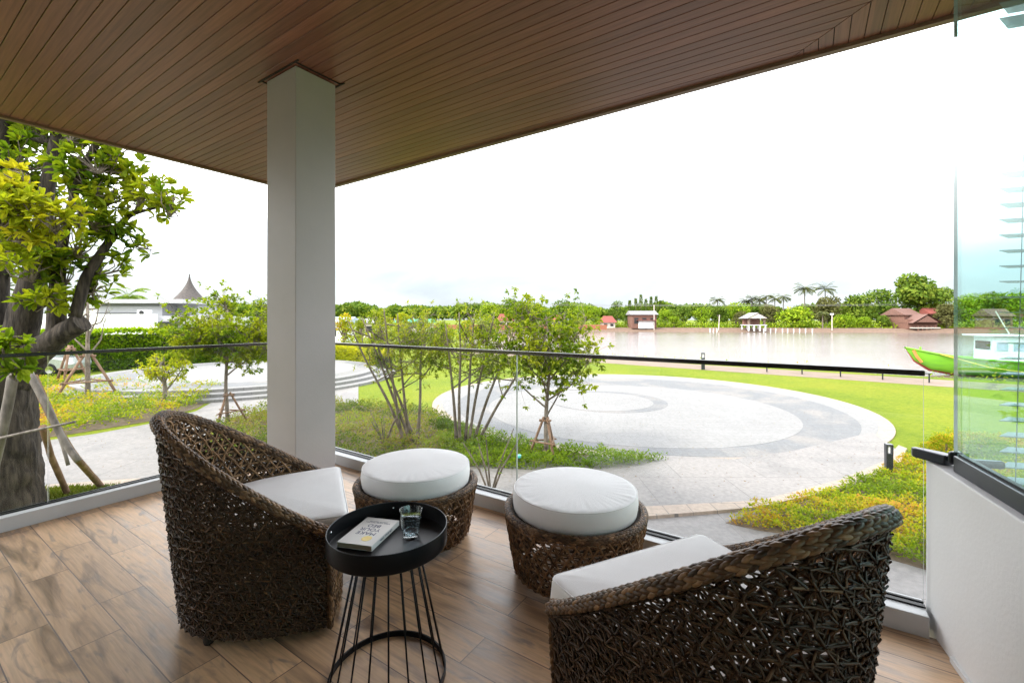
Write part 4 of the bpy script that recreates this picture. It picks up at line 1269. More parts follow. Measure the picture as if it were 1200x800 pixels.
# staked tree in the middle
b_ = G(640, 537)
tree('young_tree', 'leafy young tree on a tripod before the big round plaza', b_, 3.55, 1.28, 2.45, 1.05, tr=.055, nb=15, ntips=900, per=9, leaf=.10, lw=.042, m='leaf_mid', seed=11, group=YT, clear=.28, droop=.35, spread=.8)
stake('timber tripod around the trunk of the tree before the round plaza', b_, .86, .40, rz=.9)
# round-headed tree left of the column
b_ = G(267, 497)
tree('young_tree', 'round bushy young tree just left of the column', b_, 3.75, 1.48, 2.75, 1.05, tr=.06, nb=15, ntips=1500, per=9, leaf=.105, lw=.05, m='leaf_mid', seed=5, group=YT, clear=.42, spread=.9)
stake('timber tripod around the trunk of the bushy tree left of the column', b_, .88, .50, rz=.5)
# small tree before the terrace
tree('young_tree', 'small forked tree in the yellow shrub bed before the round terrace', G(192, 476), 2.0, .95, 1.5, .5, tr=.085, nb=8, ntips=190, per=8, leaf=.12, lw=.05, m='leaf_yel', seed=21, group=YT, clear=.25, loose=.8)
# bare staked tree
b_ = G(103, 470)
tree('bare_tree', 'nearly bare staked tree in front of the hedge', b_, 4.6, .9, 3.3, 1.3, tr=.09, nb=11, ntips=55, per=1, leaf=.07, lw=.03, m='leaf_dry', seed=3, group=None, clear=.4)
stake('timber tripod around the nearly bare tree before the hedge', b_, 1.75, 1.05, rz=.2, pr=.045)
stake('timber tripod further back beside the silver car', G(82, 452), 1.75, .7, rz=1.0, pr=.05)

# multi-stem trees right of the column
def stems_from(px, py, tops, depth):
    b = G(px, py); out = []
    for (tx, ty, bx) in tops:
        dd = depth + random.uniform(-.3, .5)
        p = D(tx, ty, dd) - b
        s0 = Vector((bx, random.uniform(-.08, .08), 0))
        out.append([tuple(s0), tuple(s0 + (p - s0) * .33 + Vector((random.uniform(-.04, .04), 0, .08))), tuple(s0 + (p - s0) * .68 + Vector((random.uniform(-.05, .05), 0, .03))), tuple(p)])
    return b, out
b_, st = stems_from(478, 520, [(408, 376, -.02), (424, 372, .10), (450, 362, -.12), (466, 368, .02), (436, 388, .16), (496, 380, .24)], 10.4)
tree('multi_stem_tree', 'feathery multi-stemmed tree nearest to the column on its right', b_, 3.5, 1.15, 2.45, .95, tr=.043, nb=24, ntips=720, per=9, leaf=.095, lw=.030, m='leaf_pale', seed=31, stems=st, group='multi-stemmed trees behind the glass', clear=.45, droop=.1, shape=4)
b_, st = stems_from(546, 521, [(538, 366, -.14), (556, 368, -.02), (580, 366, .06), (606, 376, .16), (522, 380, -.22), (630, 396, .26)], 10.3)
tree('multi_stem_tree', 'feathery multi-stemmed tree close to the tree before the plaza', b_, 3.5, 1.15, 2.45, .95, tr=.043, nb=24, ntips=640, per=9, leaf=.095, lw=.032, m='leaf_mid', seed=35, stems=st, group='multi-stemmed trees behind the glass', clear=.45, droop=.1, shape=4)
for (px, py, lab, sd) in ((575, 583, 'thin cut-back shrub close behind the glass between the two ottomans', 41), (450, 524, 'bare twiggy shrub in the rough bed behind the left ottoman', 43)):
    b_ = G(px, py)
    r_ = np.random.default_rng(sd)
    t = empty('twiggy_shrub', b_, lab, 'shrub', 'cut-back shrubs by the glass')
    mb = MB()
    tp = []
    for i in range(7):
        a = r_.uniform(0, 6.28); l = r_.uniform(.5, 1.25)
        e_ = (l * .5 * math.cos(a), l * .3 * math.sin(a), l)
        mb.tubes([[(0, 0, 0), (e_[0] * .4, e_[1] * .5, l * .5), e_]], [[.022, .015, .008]], 6); tp.append(e_)
    mb.build('stems', M['bark_grey'], t, smooth=True)
    mb = MB(); tp = np.array(tp); tp = np.repeat(tp, 3, 0) * r_.uniform(.5, 1, (21, 1))
    whorls(mb, tp, tp / np.linalg.norm(tp, axis=1, keepdims=True), 6, .07, .025, 1, None, 0, 4); mb.build('leaves', M['leaf_cover'], t, rnd=True)

# ---------------------------------------------------------------- the old tree at the left
TD = 6.9
def pt(a): return D(a[0], a[1], a[2] if len(a) > 2 else TD)
base = D(-4, 374 + F * 3.03 / TD, TD)
old = empty('old_tree', base, 'massive old tree with furrowed trunk and sawn-off limb at the left', 'tree')
def limb(mb, lst, sides=18, amp=.05, seed=0, step=.1, fr=3.2, cap=True):
    rough_tube(mb, [pt((a[0], a[1], a[3] if len(a) > 3 else TD)) for a in lst], [a[2] for a in lst], sides, amp, step, seed, fr=fr, cap=cap)
mb = MB()
limb(mb, [(-6, 612, .58), (-5, 570, .51), (-4, 520, .47), (-4, 470, .44), (-2, 430, .43), (2, 405, .36), (2, 390, .22)], 64, .030, 1, .04, 8.5)
mb2 = MB()
limb(mb2, [(-4, 440, .34), (-14, 390, .28), (-10, 345, .22), (-8, 300, .17), (-12, 250, .15), (-5, 190, .15), (0, 130, .12), (10, 60, .08)], 16, .05, 4)
limb(mb2, [(10, 455, .24), (30, 426, .22), (52, 406, .175), (74, 390, .15), (95, 378, .14)], 28, .035, 2, .04, 8.5)
limb(mb2, [(14, 430, .24), (26, 380, .21), (38, 335, .17), (46, 290, .12), (52, 240, .10), (60, 190, .085), (66, 165, .08), (82, 140, .07), (100, 110, .05)], 14, .04, 5)
limb(mb2, [(66, 402, .14), (66, 375, .12), (68, 340, .095), (66, 300, .085), (60, 262, .06), (48, 225, .04)], 12, .04, 6)
limb(mb2, [(68, 330, .07, 6.9), (78, 260, .055, 6.8), (92, 210, .05, 6.7), (106, 180, .045, 6.6), (119, 160, .04, 6.6), (121, 128, .03, 6.5)], 8, .03, 7)
limb(mb2, [(88, 372, .085, 6.9), (100, 325, .075, 7.0), (120, 295, .065, 7.1), (140, 265, .055, 7.2), (150, 252, .035, 7.2), (172, 246, .022, 7.1), (200, 240, .012, 7.0)], 8, .03, 8)
limb(mb2, [(-10, 170, .12, 7.2), (15, 155, .09, 7.1), (40, 160, .08, 7.0), (62, 168, .07, 6.9)], 10, .05, 9)
mb.build('trunk', M['bark'], old, smooth=True, world=True)
mb2.build('limbs', M['bark'], old, smooth=True, world=True)
mb = MB(); e0 = pt((95, 378)); e1 = pt((96, 377.5))
rough_tube(mb, [e0, e1], [.132, .127], 22, .02, .01, 2)
mb.build('sawn_face', M['bark'], old, world=True)
cl = [(188, 232, 26, 7.0), (204, 236, 16, 6.9), (168, 218, 22, 7.1), (158, 238, 16, 7.0), (150, 288, 15, 7.3), (172, 291, 8, 7.3), (132, 168, 24, 6.8), (141, 195, 22, 6.8), (112, 188, 26, 6.7), (128, 226, 26, 6.9),
      (104, 214, 24, 6.8), (92, 158, 24, 6.7), (84, 196, 22, 6.6), (124, 258, 20, 7.0), (104, 240, 26, 6.8), (100, 272, 24, 6.9), (124, 306, 20, 7.2), (108, 328, 22, 7.2), (92, 346, 16, 7.2), (78, 318, 20, 6.8),
      (58, 300, 24, 6.7), (50, 344, 20, 6.6), (34, 306, 24, 6.5), (18, 280, 24, 6.6), (20, 148, 24, 7.1), (48, 146, 24, 7.0), (70, 146, 22, 6.9), (8, 182, 24, 7.2), (40, 186, 24, 6.9), (14, 214, 24, 6.8), (62, 350, 16, 6.6), (112, 150, 14, 6.7),
      (140, 268, 14, 7.1), (80, 176, 18, 7.4), (60, 220, 20, 7.3), (-20, 250, 40, 7.0), (-30, 180, 40, 7.0), (-30, 320, 34, 6.9), (20, 100, 40, 7.2), (70, 95, 40, 7.0), (120, 100, 36, 6.8), (150, 140, 20, 6.7), (-70, 220, 60, 7.4), (-60, 120, 60, 7.4), (30, 40, 60, 7.3), (110, 30, 50, 7.0)]
yl = [(14, 212, 22, 5.9), (34, 238, 22, 5.8), (62, 250, 18, 5.9), (84, 256, 13, 6.0), (8, 250, 22, 5.8), (40, 268, 20, 5.9), (2, 222, 20, 5.8), (14, 300, 16, 5.9), (-25, 240, 30, 5.8)]
lo_ = [(14, 400, 13, 4.9), (6, 414, 12, 4.8), (24, 412, 11, 4.9), (16, 430, 11, 4.85), (-14, 410, 20, 4.8), (28, 428, 7, 4.9)]
def crown(name, lst, m, dens, ln, wd, gscale, per=8):
    mb = MB(); tw = MB(); r_ = np.random.default_rng(17)
    for (px, py, r, dd) in lst:
        c = np.array(pt((px, py, dd))); rm = r / F * dd
        k = max(3, int(dens * (r / 20) ** 2))
        o = r_.normal(0, 1, (k, 3)); o /= np.linalg.norm(o, axis=1, keepdims=True); o *= (r_.random(k) ** .45)[:, None] * rm * np.array([1, 1.2, 1])
        tips = c + o
        rb = np.clip(r_.normal(.45, .22) + r_.normal(0, .12, k), 0, 1)
        whorls(mb, tips, o / rm + np.array([0, 0, .3]), per, ln, wd, .75, rb, -.15)
        root_ = c + r_.normal(0, .1, 3) - np.array([0, 0, rm * .6])
        md = (tips + root_) / 2 + r_.normal(0, .05, (k, 3))
        tw.tubes(np.stack([np.tile(root_, (k, 1)), md, tips], 1), np.array([[.014, .010, .006]]) * np.ones((k, 1)), 4)
    mb.build(name, M[m], old, rnd=True, world=True)
    tw.build('twigs', M['bark_grey'], old, world=True)
crown('crown', cl, 'leaf_big', 12, .165, .07, 1)
crown('young_foliage', yl, 'leaf_yel', 17, .16, .06, 1)
crown('low_foliage', lo_, 'leaf_cover', 12, .15, .06, 1, 6)
# timber shores propping it
prop = empty('timber_props', G(100, 580), 'lashed timber poles propping the old tree at the left', 'tree prop')
for lst, r, m in (([(38, 440, 6.2), (66, 500, 6.3), (88, 535, 6.6), (120, 571, 7.95)], .065, 'timber'), ([(34, 436, 6.1), (58, 482, 6.05), (76, 520, 6.05), (92, 540, 6.05)], .055, 'timber_grey'),
                  ([(50, 500, 6.6), (60, 535, 7.0), (80, 580, 7.6)], .062, 'timber'), ([(62, 495, 6.2), (70, 510, 6.15), (76, 530, 6.1), (80, 545, 6.1)], .03, 'timber_grey'),
                  ([(16, 438, 6.0), (4, 500, 6.0), (-20, 600, 6.2)], .075, 'timber_grey'), ([(-4, 514, 5.95), (40, 504, 5.9), (88, 494, 5.95)], .024, 'timber_grey')):
    mb = MB(); rough_tube(mb, [pt(a) for a in lst], [r * .78 * (1.0 if i == 0 else .92) for i in range(len(lst))], 10, .03, .1, r * 100)
    mb.build('pole', M[m], prop, smooth=True, world=True)

DB = 156.0
_fx = [p[0] for p in far]; _fy = [p[1] for p in far]
def shore(px, dd):
    k = (px - 600) / F; Y = 145.0
    for _ in range(30): Y = .5 * Y + .5 * float(np.interp(k * Y, _fx, _fy))
    return Y + dd - 147

# ================================================================ left background
# clipped hedge bending round the terrace
def leafwall(name, label, pts, z0, z1, th, leaf, dens, m, cat='hedge', group=None):
    root = empty(name, (pts[0][0], pts[0][1], z0), label, cat, group)
    P = np.array([(p[0], p[1]) for p in pts]); seg = np.linalg.norm(np.diff(P, axis=0), axis=1); cum = np.concatenate([[0], np.cumsum(seg)])
    n = int(dens * cum[-1] * (z1 - z0 + th))
    s = rng.uniform(0, cum[-1], n); X = np.stack([np.interp(s, cum, P[:, 0]), np.interp(s, cum, P[:, 1])], -1)
    k = np.clip(np.searchsorted(cum, s) - 1, 0, len(seg) - 1); T = (P[k + 1] - P[k]) / seg[k][:, None]; Nn = np.stack([T[:, 1], -T[:, 0]], -1)
    top = rng.random(n) < th / (th + z1 - z0)
    z = np.where(top, z1 + rng.normal(0, .05, n), rng.uniform(z0, z1, n))
    lump = np.array([mnoise.noise(Vector((s_ * 1.1, z_ * 1.4, 0))) for s_, z_ in zip(s, z)])
    off = np.where(top, rng.uniform(-th / 2, th / 2, n), th / 2 + rng.normal(0, .04, n) + lump * .22)
    z = z + np.where(top, lump * .25, 0)
    C = np.column_stack([X + Nn * off[:, None], z])
    Dr = np.column_stack([Nn, np.full(n, .2)]) + rng.normal(0, .7, (n, 3)); Dr[:, 2] += .3
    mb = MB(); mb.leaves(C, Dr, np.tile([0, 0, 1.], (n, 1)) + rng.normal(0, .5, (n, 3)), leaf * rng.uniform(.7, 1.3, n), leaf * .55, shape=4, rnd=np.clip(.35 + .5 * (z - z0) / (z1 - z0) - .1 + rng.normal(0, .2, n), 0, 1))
    mb.build('foliage', M[m], root, rnd=True, world=True)
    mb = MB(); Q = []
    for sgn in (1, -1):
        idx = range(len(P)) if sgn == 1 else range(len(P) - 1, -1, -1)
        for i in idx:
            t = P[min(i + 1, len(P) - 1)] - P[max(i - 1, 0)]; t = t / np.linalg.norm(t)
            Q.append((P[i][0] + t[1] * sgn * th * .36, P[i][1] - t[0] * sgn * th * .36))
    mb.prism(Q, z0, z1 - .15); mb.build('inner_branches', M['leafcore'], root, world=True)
    return root
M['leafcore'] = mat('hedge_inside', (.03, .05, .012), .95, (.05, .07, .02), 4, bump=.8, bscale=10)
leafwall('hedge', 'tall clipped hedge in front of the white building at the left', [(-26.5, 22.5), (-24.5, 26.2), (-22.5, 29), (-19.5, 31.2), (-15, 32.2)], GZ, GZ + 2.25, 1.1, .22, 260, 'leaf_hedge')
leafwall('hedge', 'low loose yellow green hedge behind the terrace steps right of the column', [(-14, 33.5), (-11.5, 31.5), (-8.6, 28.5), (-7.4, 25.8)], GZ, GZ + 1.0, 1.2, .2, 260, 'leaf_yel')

# white building with roof terrace and outdoor unit
wb = empty('white_building', (-41, 46, GZ), 'low white flat-roofed building with a lean-to canopy behind the hedge', 'building')
def wpart(nm, m, *boxes, bevel=0):
    mb = MB()
    for c, d in boxes: mb.box((c[0], c[1], c[2]), d)
    return mb.build(nm, M['building_white'] if m is M['white_paint'] else m, wb, world=True, bevel=bevel)
s45 = 46 / F
def bx(pxa, pxb, pya, pyb, dep, thick):
    """box spanning the given picture rectangle at depth dep"""
    xa, xb = (pxa - 600) / F * dep, (pxb - 600) / F * dep; za, zb = EYE - (pyb - HZ) / F * dep, EYE - (pya - HZ) / F * dep
    return ((xa + xb) / 2, dep + thick / 2, (za + zb) / 2), (xb - xa, thick, zb - za)
wpart('lower_wall', M['white_paint'], (bx(85, 245, 370, 409, 45, 9)))
wpart('upper_wall', M['white_paint'], (bx(98, 190, 356, 371, 47, 6)), (bx(190, 232, 353, 371, 49, 5)))
wpart('flat_roof', M['white_paint'], (bx(94, 214, 350.5, 355, 45.8, 7)))
wpart('canopy_roof', M['dark_metal'], (bx(104, 186, 377, 379, 42, 3)))
wpart('roof_trim', M['dark_metal'], (bx(110, 186, 357.5, 358.3, 46.9, .15)), (bx(112, 160, 366.5, 367.1, 46.8, .15)))
wpart('doorway', M['dark'], (bx(160, 184, 380, 409, 44.9, .12)))
wpart('door_leaf', M['brownwood'], (bx(163, 169, 382, 409, 44.75, .1)))
ac = empty('outdoor_unit', (bx(161, 173, 363, 370, 44.2, .5))[0], 'white air conditioning unit on the roof of the white building', 'air conditioner')
c_, d_ = bx(161, 174, 363, 370, 44.3, .5)
mb = MB(); mb.box((0, 0, 0), d_); mb.build('casing', M['white_paint'], ac)
mb = MB(); mb.lathe([(0, .02), (.22, .02), (.22, 0), (.24, 0)], 24)
mb.v[0] = mb.v[0][:, [0, 2, 1]] * np.array([1, -1, 1]) + np.array([-.1, -.27, 0]); mb.build('fan_grille', M['dark'], ac)
gwall = empty('garden_wall', (-38, 33, GZ), 'white boundary wall with a sloping top behind the silver car', 'wall')
mb = MB(); mb.box(((-33), 32, GZ + 1.7), (14, .3, 3.4), rz=R(4)); mb.build('wall_body', M['white_wall'], gwall, world=True)

# shingled spire hut
hc = D(222, 364, 52)
hut = empty('spire_hut', (hc.x, hc.y, GZ), 'pavilion with a tall concave grey shingled spire roof', 'pavilion')
mb = MB()
R0 = 31 / F * 52 * 1.0
prof = []
for i in range(15):
    f = i / 14
    r = R0 * ((1 - f) ** 1.85) * .97 + .05; z = EYE - GZ + (HZ - 364 + (364 - 321) * f) / F * 52
    prof.append((r, z))
mb.lathe(prof, 40); mb.build('spire_roof', M['shingle'], hut, smooth=True)
zt = prof[0][1]
mb = MB(); mb.lathe([(R0 * .96, zt - .02), (R0 * .5, zt - .05), (0, zt - .05)], 40); mb.build('soffit', M['dark'], hut)
for i in range(8):
    a = i * math.pi / 4 + .2
    mb = MB(); mb.tubes([[(R0 * .8 * math.cos(a), R0 * .8 * math.sin(a), 0), (R0 * .8 * math.cos(a), R0 * .8 * math.sin(a), zt)]], .12, 8); mb.build('post', M['brownwood'], hut)
up = D(262, 372, 60)
pole = empty('utility_pole', (up.x, up.y, GZ), 'distant utility pole with a crossarm behind the spire hut', 'utility pole')
mb = MB(); hP = EYE - GZ + (HZ - 339) / F * 60
mb.tubes([[(0, 0, 0), (0, 0, hP)]], .12, 8); mb.build('pole', M['concrete'], pole)
mb = MB(); mb.box((0, 0, hP - .15), (1.4, .1, .1)); mb.build('crossarm', M['concrete'], pole)

# silver car seen between the old tree and the hedge
car = empty('parked_car', (-26.2, 24.4, GZ), 'silver car parked behind the old tree trunk', 'car', rz=R(8))
mb = MB()
prof = [(-2.2, .35), (-2.25, .75), (-2.0, .95), (-1.2, 1.02), (-.55, 1.42), (.9, 1.46), (1.6, 1.05), (2.15, .95), (2.25, .6), (2.2, .35)]
def loftx(mb, prof, ys, mi=0):
    n = len(prof); V = []
    for y, s in ys:
        for x, z in prof: V.append((x * s[0], y, .35 + (z - .35) * s[1]))
    f = []
    for k in range(len(ys) - 1):
        for i in range(n): f.append((k * n + i, k * n + (i + 1) % n, (k + 1) * n + (i + 1) % n, (k + 1) * n + i))
    f.append(list(range(n))[::-1]); f.append([(len(ys) - 1) * n + i for i in range(n)])
    mb.add(V, f, mi)
loftx(mb, prof, [(-.88, (.94, .86)), (-.80, (.99, .96)), (-.5, (1, 1)), (.5, (1, 1)), (.80, (.99, .96)), (.88, (.94, .86))])
mb.build('body', M['carpaint'], car, smooth=False, bevel=.03)
for y in (-.885, .885):
    mb = MB(); mb.prism([(-1.05, 1.0), (-.5, 1.27), (.8, 1.29), (1.35, 1.0)], -.01, .01)
    mb.v[0] = mb.v[0][:, [0, 2, 1]] + np.array([0, y * .985, 0]); mb.build('side_window', M['cardark'], car)
mb = MB(); mb.add([(-1.26, -.7, 1.0), (-1.26, .7, 1.0), (-.62, .62, 1.41), (-.62, -.62, 1.41)], [(0, 1, 2, 3)]); mb.build('windscreen', M['cardark'], car)
for x in (-1.4, 1.4):
    for y in (-.82, .82):
        mb = MB(); mb.lathe([(.2, -.1), (.31, -.1), (.33, -.06), (.33, .06), (.31, .1), (.2, .1)], 28, close=True); mb.v[0] = mb.v[0][:, [0, 2, 1]] + np.array([x, y, .33]); w = mb.build('wheel', M['rubber'], car)
        mb = MB(); mb.lathe([(0, -.07), (.2, -.09), (.2, .09), (0, .07)], 20); mb.v[0] = mb.v[0][:, [0, 2, 1]] + np.array([x, y, .33]); mb.build('rim', M['steel'], w)
for y in (-.6, .6):
    mb = MB(); mb.box((-2.2, y, .78), (.1, .35, .14)); mb.build('headlight', M['glass_edge'], car)

# palm behind the white building
def palm(name, label, base, h, cr, group, lean=0.0, nf=15, seed=0, tr=.16, m='leaf_palm', shown=True, droop=1.0):
    r_ = np.random.default_rng(seed)
    root = empty(name, base, label, 'palm tree', group)
    mb = MB(); top = np.array([lean, 0, h])
    mb.tubes([[(0, 0, 0), (lean * .2, 0, h * .35), (lean * .55, 0, h * .7), tuple(top)]], [[tr * 1.25, tr, tr * .85, tr * .8]], 7); mb.build('trunk', M['bark_grey'], root, smooth=True)
    mb = MB()
    for i in range(nf):
        a = i * 2.399 + r_.random() * .5; el = r_.uniform(-.35, 1.15)
        K = 11; pts = []; p = top.copy(); d = np.array([math.cos(a) * math.cos(el), math.sin(a) * math.cos(el), math.sin(el)])
        st = cr / K * 1.12
        for k in range(K):
            pts.append(p.copy()); p = p + d * st; d[2] -= .13 * droop * (1 + k * .12); d /= np.linalg.norm(d)
        pts = np.array(pts); T = np.gradient(pts, axis=0); T /= np.linalg.norm(T, axis=1, keepdims=True)
        mb.tubes([pts], np.linspace(.03, .008, K)[None] * max(1, cr / 2.5), 3)
        S = np.cross(T, [0, 0, 1.]); S /= np.linalg.norm(S, axis=1, keepdims=True) + 1e-6
        for sgn in (-1, 1):
            for sub in (0, .5):
                B = pts[1:-1] + (pts[2:] - pts[1:-1]) * sub
                w = np.sin(np.linspace(.5, 2.9, K - 2)) * cr * .32
                Dr = S[1:-1] * sgn + T[1:-1] * .55 + np.array([0, 0, -.45 * droop])
                mb.leaves(B, Dr, np.tile([0, 0, 1.], (K - 2, 1)), w + .05, cr * .06, shape=4, rnd=r_.random(K - 2))
    mb.build('fronds', M[m], root, rnd=True)
    return root
b_ = D(150, 374, 52)
palm('palm_tree', 'palm crown showing above the white building roof at the left', (b_.x, b_.y, GZ), 5.6, 2.6, None, nf=18, seed=2, m='leaf_cover')

def clump_tree(name, label, px, top, wpx, depth, m, group, seed, flat=.8, basey=None, cat='tree', n=None, base=GZ, leafs=None, low=.12):
    """far tree: trunk and lumpy crown of leaf sprays"""
    r_ = np.random.default_rng(seed)
    if depth > 140: depth = shore(px, depth)
    s = depth / F
    X = (px - 600) * s; zt = EYE + (HZ - top) * s; H = zt - base; cr = wpx / 2 * s
    root = empty(name, (X, depth, base), label, cat, group)
    mb = MB(); mb.tubes([[(0, 0, 0), (r_.normal(0, .1), 0, H * .35), (0, 0, H * .7)]], [[cr * .07 + .08, cr * .05 + .06, .06]], 6)
    zb = H * low
    nl = max(7, int(12 * r_.uniform(.8, 1.2)))
    lc = []
    for i in range(nl):
        f = r_.random(); z = zb + (H - zb) * (.15 + .78 * f); w = cr * (1 - abs(f - .42) * 1.1) * flat / .8
        a = r_.uniform(0, 6.28); rr = w * r_.uniform(.2, .72)
        lr = cr * r_.uniform(.28, .45)
        lc.append((rr * math.cos(a), rr * math.sin(a), min(z, H - lr * .7), lr))
        mb.tubes([[(0, 0, H * .3), (rr * .5 * math.cos(a), rr * .5 * math.sin(a), (H * .3 + z) / 2), (rr * math.cos(a), rr * math.sin(a), z)]], [[.1, .07, .04]], 4)
    lc.append((0, 0, H - cr * .35, cr * .35))
    mb.build('trunk', M['bark_grey'], root)
    nn = n or int(1500)
    C = []; Nv = []; rv = []
    for (x, y, z, lr) in lc:
        k = nn // len(lc)
        d = r_.normal(0, 1, (k, 3)); d /= np.linalg.norm(d, axis=1, keepdims=True)
        C.append(np.array([x, y, z]) + d * lr * (r_.uniform(.72, 1.12, k))[:, None] * np.array([1.15, 1.15, .8])); Nv.append(d); rv.append(np.clip(r_.normal(.45, .12) + r_.normal(0, .17, k), 0, 1))
    C = np.concatenate(C); Nv = np.concatenate(Nv); rv = np.concatenate(rv)
    C[:, 2] = np.maximum(C[:, 2], .05)
    Dr = np.cross(Nv, r_.normal(0, 1, Nv.shape)) + Nv * .5
    sz = leafs or max(.16, cr * .17)
    mb = MB(); mb.leaves(C, Dr, Nv + r_.normal(0, .4, Nv.shape), sz * r_.uniform(.6, 1.3, len(C)), sz * .62, shape=4, rnd=rv)
    mb.build('crown', M[m], root, rnd=True)
    return root

clump_tree('leafy_tree', 'small dark tree just left of the column above the round terrace', 303, 350, 26, 38, 'leaf_far', None, 71)

# row of small trees behind the lawn right of the column
row = [(404, 368, 30, 44), (424, 372, 22, 38), (444, 362, 38, 46), (472, 366, 34, 44), (497, 372, 30, 46), (522, 378, 34, 42), (545, 376, 26, 50), (570, 372, 34, 52)]
od = ['first', 'second', 'third', 'fourth', 'fifth', 'sixth', 'seventh', 'eighth', 'ninth', 'tenth', 'eleventh', 'twelfth', 'thirteenth', 'fourteenth', 'fifteenth', 'sixteenth', 'seventeenth', 'eighteenth', 'nineteenth', 'twentieth']
for i, (px, ty, w, dd) in enumerate(row):
    clump_tree('small_tree', f'{od[i]} small yellow green tree right of the column behind the lawn', px, ty, w, dd, 'leaf_pale' if i % 3 else 'leaf_warm', 'small trees behind the lawn', 100 + i, n=1300)
# small buildings behind them
def house(name, label, px, base_y, w, h, dep, roof_h, wallm, roofm, depth, rz=0.0, group=None, posts=False, over=.6, cat='house', base=GZ, windows=2, stilts=0.0, hip=0.0):
    if depth > 140: depth = shore(px, max(depth, 148.5))
    X = (px - 600) / F * depth
    r = empty(name, (X, depth, base), label, cat, group, rz=rz)
    mb = MB(); mb.box((0, 0, stilts + h / 2), (w, dep, h)); wl = mb.build('wall', M[wallm], r)
    mb = MB()
    hw, hd = w / 2 + over, dep / 2 + over; z0 = stilts + h - .05; rh = w / 2 * hip
    mb.add([(-hw, -hd, z0), (hw, -hd, z0), (hw, hd, z0), (-hw, hd, z0), (-hw + rh + .01, 0, z0 + roof_h), (hw - rh - .01, 0, z0 + roof_h)], [(0, 1, 5, 4), (2, 3, 4, 5), (1, 2, 5), (3, 0, 4), (3, 2, 1, 0)])
    mb.build('roof', M[roofm], r)
    for i in range(windows):
        x = -w / 2 + w * (i + .5) / windows
        mb = MB(); mb.box((x, -dep / 2 - .02, stilts + h * .55), (w / windows * .5, .06, h * .42)); mb.build('window', M['dark'], r)
    if stilts or posts:
        for x in (-w / 2 + .15, 0, w / 2 - .15):
            for y in (-dep / 2 + .15, dep / 2 - .15):
                mb = MB(); mb.box((x, y, max(stilts, h) / 2), (.22, .22, max(stilts, h))); mb.build('post', M['concrete'], r)
    return r
house('small_house', 'small house with a blue grey roof peeping out beside the column', 391, 0, 4.5, 2.6, 4, .8, 'white_paint', 'bluegrey', 58, windows=1)
house('garden_shed', 'low shed with a bright green sheet roof behind the small trees', 487, 0, 7, 2.4, 4, .7, 'cream', 'greenroof', 95, windows=2, cat='shed')
house('small_house', 'low house with a pale grey roof behind the small trees near the column', 428, 0, 6, 2.5, 4, .7, 'cream', 'greyroof', 75, windows=2)
fw = empty('brick_wall', ((595 - 600) / F * 140, 139, GZ), 'long low orange brick wall behind the trees on the left bank', 'wall')
mb = MB(); mb.box((0, 0, .55), (62, .4, 1.5)); mb.build('wall_body', M['orangebrick'] if 'orangebrick' in M else M['dirt'], fw)

# ================================================================ river bank fence, boat, garden lights, bush
fence = empty('low_fence', (*bank(9.3, 1.2), GZ), 'low dark rail fence along the riverside path', 'fence', rz=math.atan2(dB.y, dB.x))
for i in range(5):
    mb = MB(); mb.box((i * 1.7, 0, .22), (.06, .06, .44)); mb.build('post', M['dark_metal'], fence)
mb = MB(); mb.box((3.4, 0, .44), (6.9, .05, .05)); mb.build('rail', M['dark_metal'], fence)

def bollard(label, p, h=.62, w=.11):
    b = empty('bollard_light', p, label, 'bollard light', 'square dark bollard lights', rz=R(-20))
    mb = MB(); mb.box((0, 0, h * .34), (w, w, h * .68)); mb.build('post', M['dark_metal'], b, bevel=.004)
    mb = MB()
    for sx in (-1, 1): mb.box((sx * w * .43, 0, h * .80), (w * .14, w, h * .236))
    mb.box((0, 0, h * .945), (w, w, h * .05)); mb.build('head_frame', M['dark_metal'], b)
    mb = MB(); mb.lathe([(0, 0), (w * .25, 0), (w * .25, h * .22), (0, h * .22)], 16, c=(0, 0, h * .69)); mb.build('lamp', M['white_paint'], b)
    return b
bollard('dark square bollard light at the right edge of the round plaza', G(1041.5, 556))
q = bank(6.1, .15)
bollard('distant dark bollard light standing at the riverside path', (q[0], q[1], GZ), 1.05, .2)
mb = MB(); p_ = G(608, 549)
sp_ = empty('garden_spotlight', p_, 'tiny teal garden spotlight at the edge of the green shrub bed', 'garden light')
mb.lathe([(0, .22), (.035, .22), (.05, .25), (.05, .28), (0, .28)], 16); mb.build('head', M['teal'], sp_); mb = MB(); mb.tubes([[(0, 0, 0), (0, 0, .22)]], .015, 6); mb.build('stem', M['dark_metal'], sp_)

# round bush
b_ = G(1109, 536)
bush = empty('round_bush', b_, 'small clipped ball bush on the lawn beside the glass screen', 'bush')
k = 2600; d = rng.normal(0, 1, (k, 3)); d /= np.linalg.norm(d, axis=1, keepdims=True)
C = d * rng.uniform(.75, 1.05, k)[:, None] * np.array([.27, .27, .24]) + np.array([0, 0, .24])
mb = MB(); mb.leaves(C, d + rng.normal(0, .6, (k, 3)), rng.normal(0, 1, (k, 3)), .05, .025, shape=4); mb.build('foliage', M['leaf_warm'], bush, rnd=True)
mb = MB(); mb.tubes([[(0, 0, 0), (0, 0, .3)]], .02, 6); mb.build('stem', M['bark_grey'], bush)

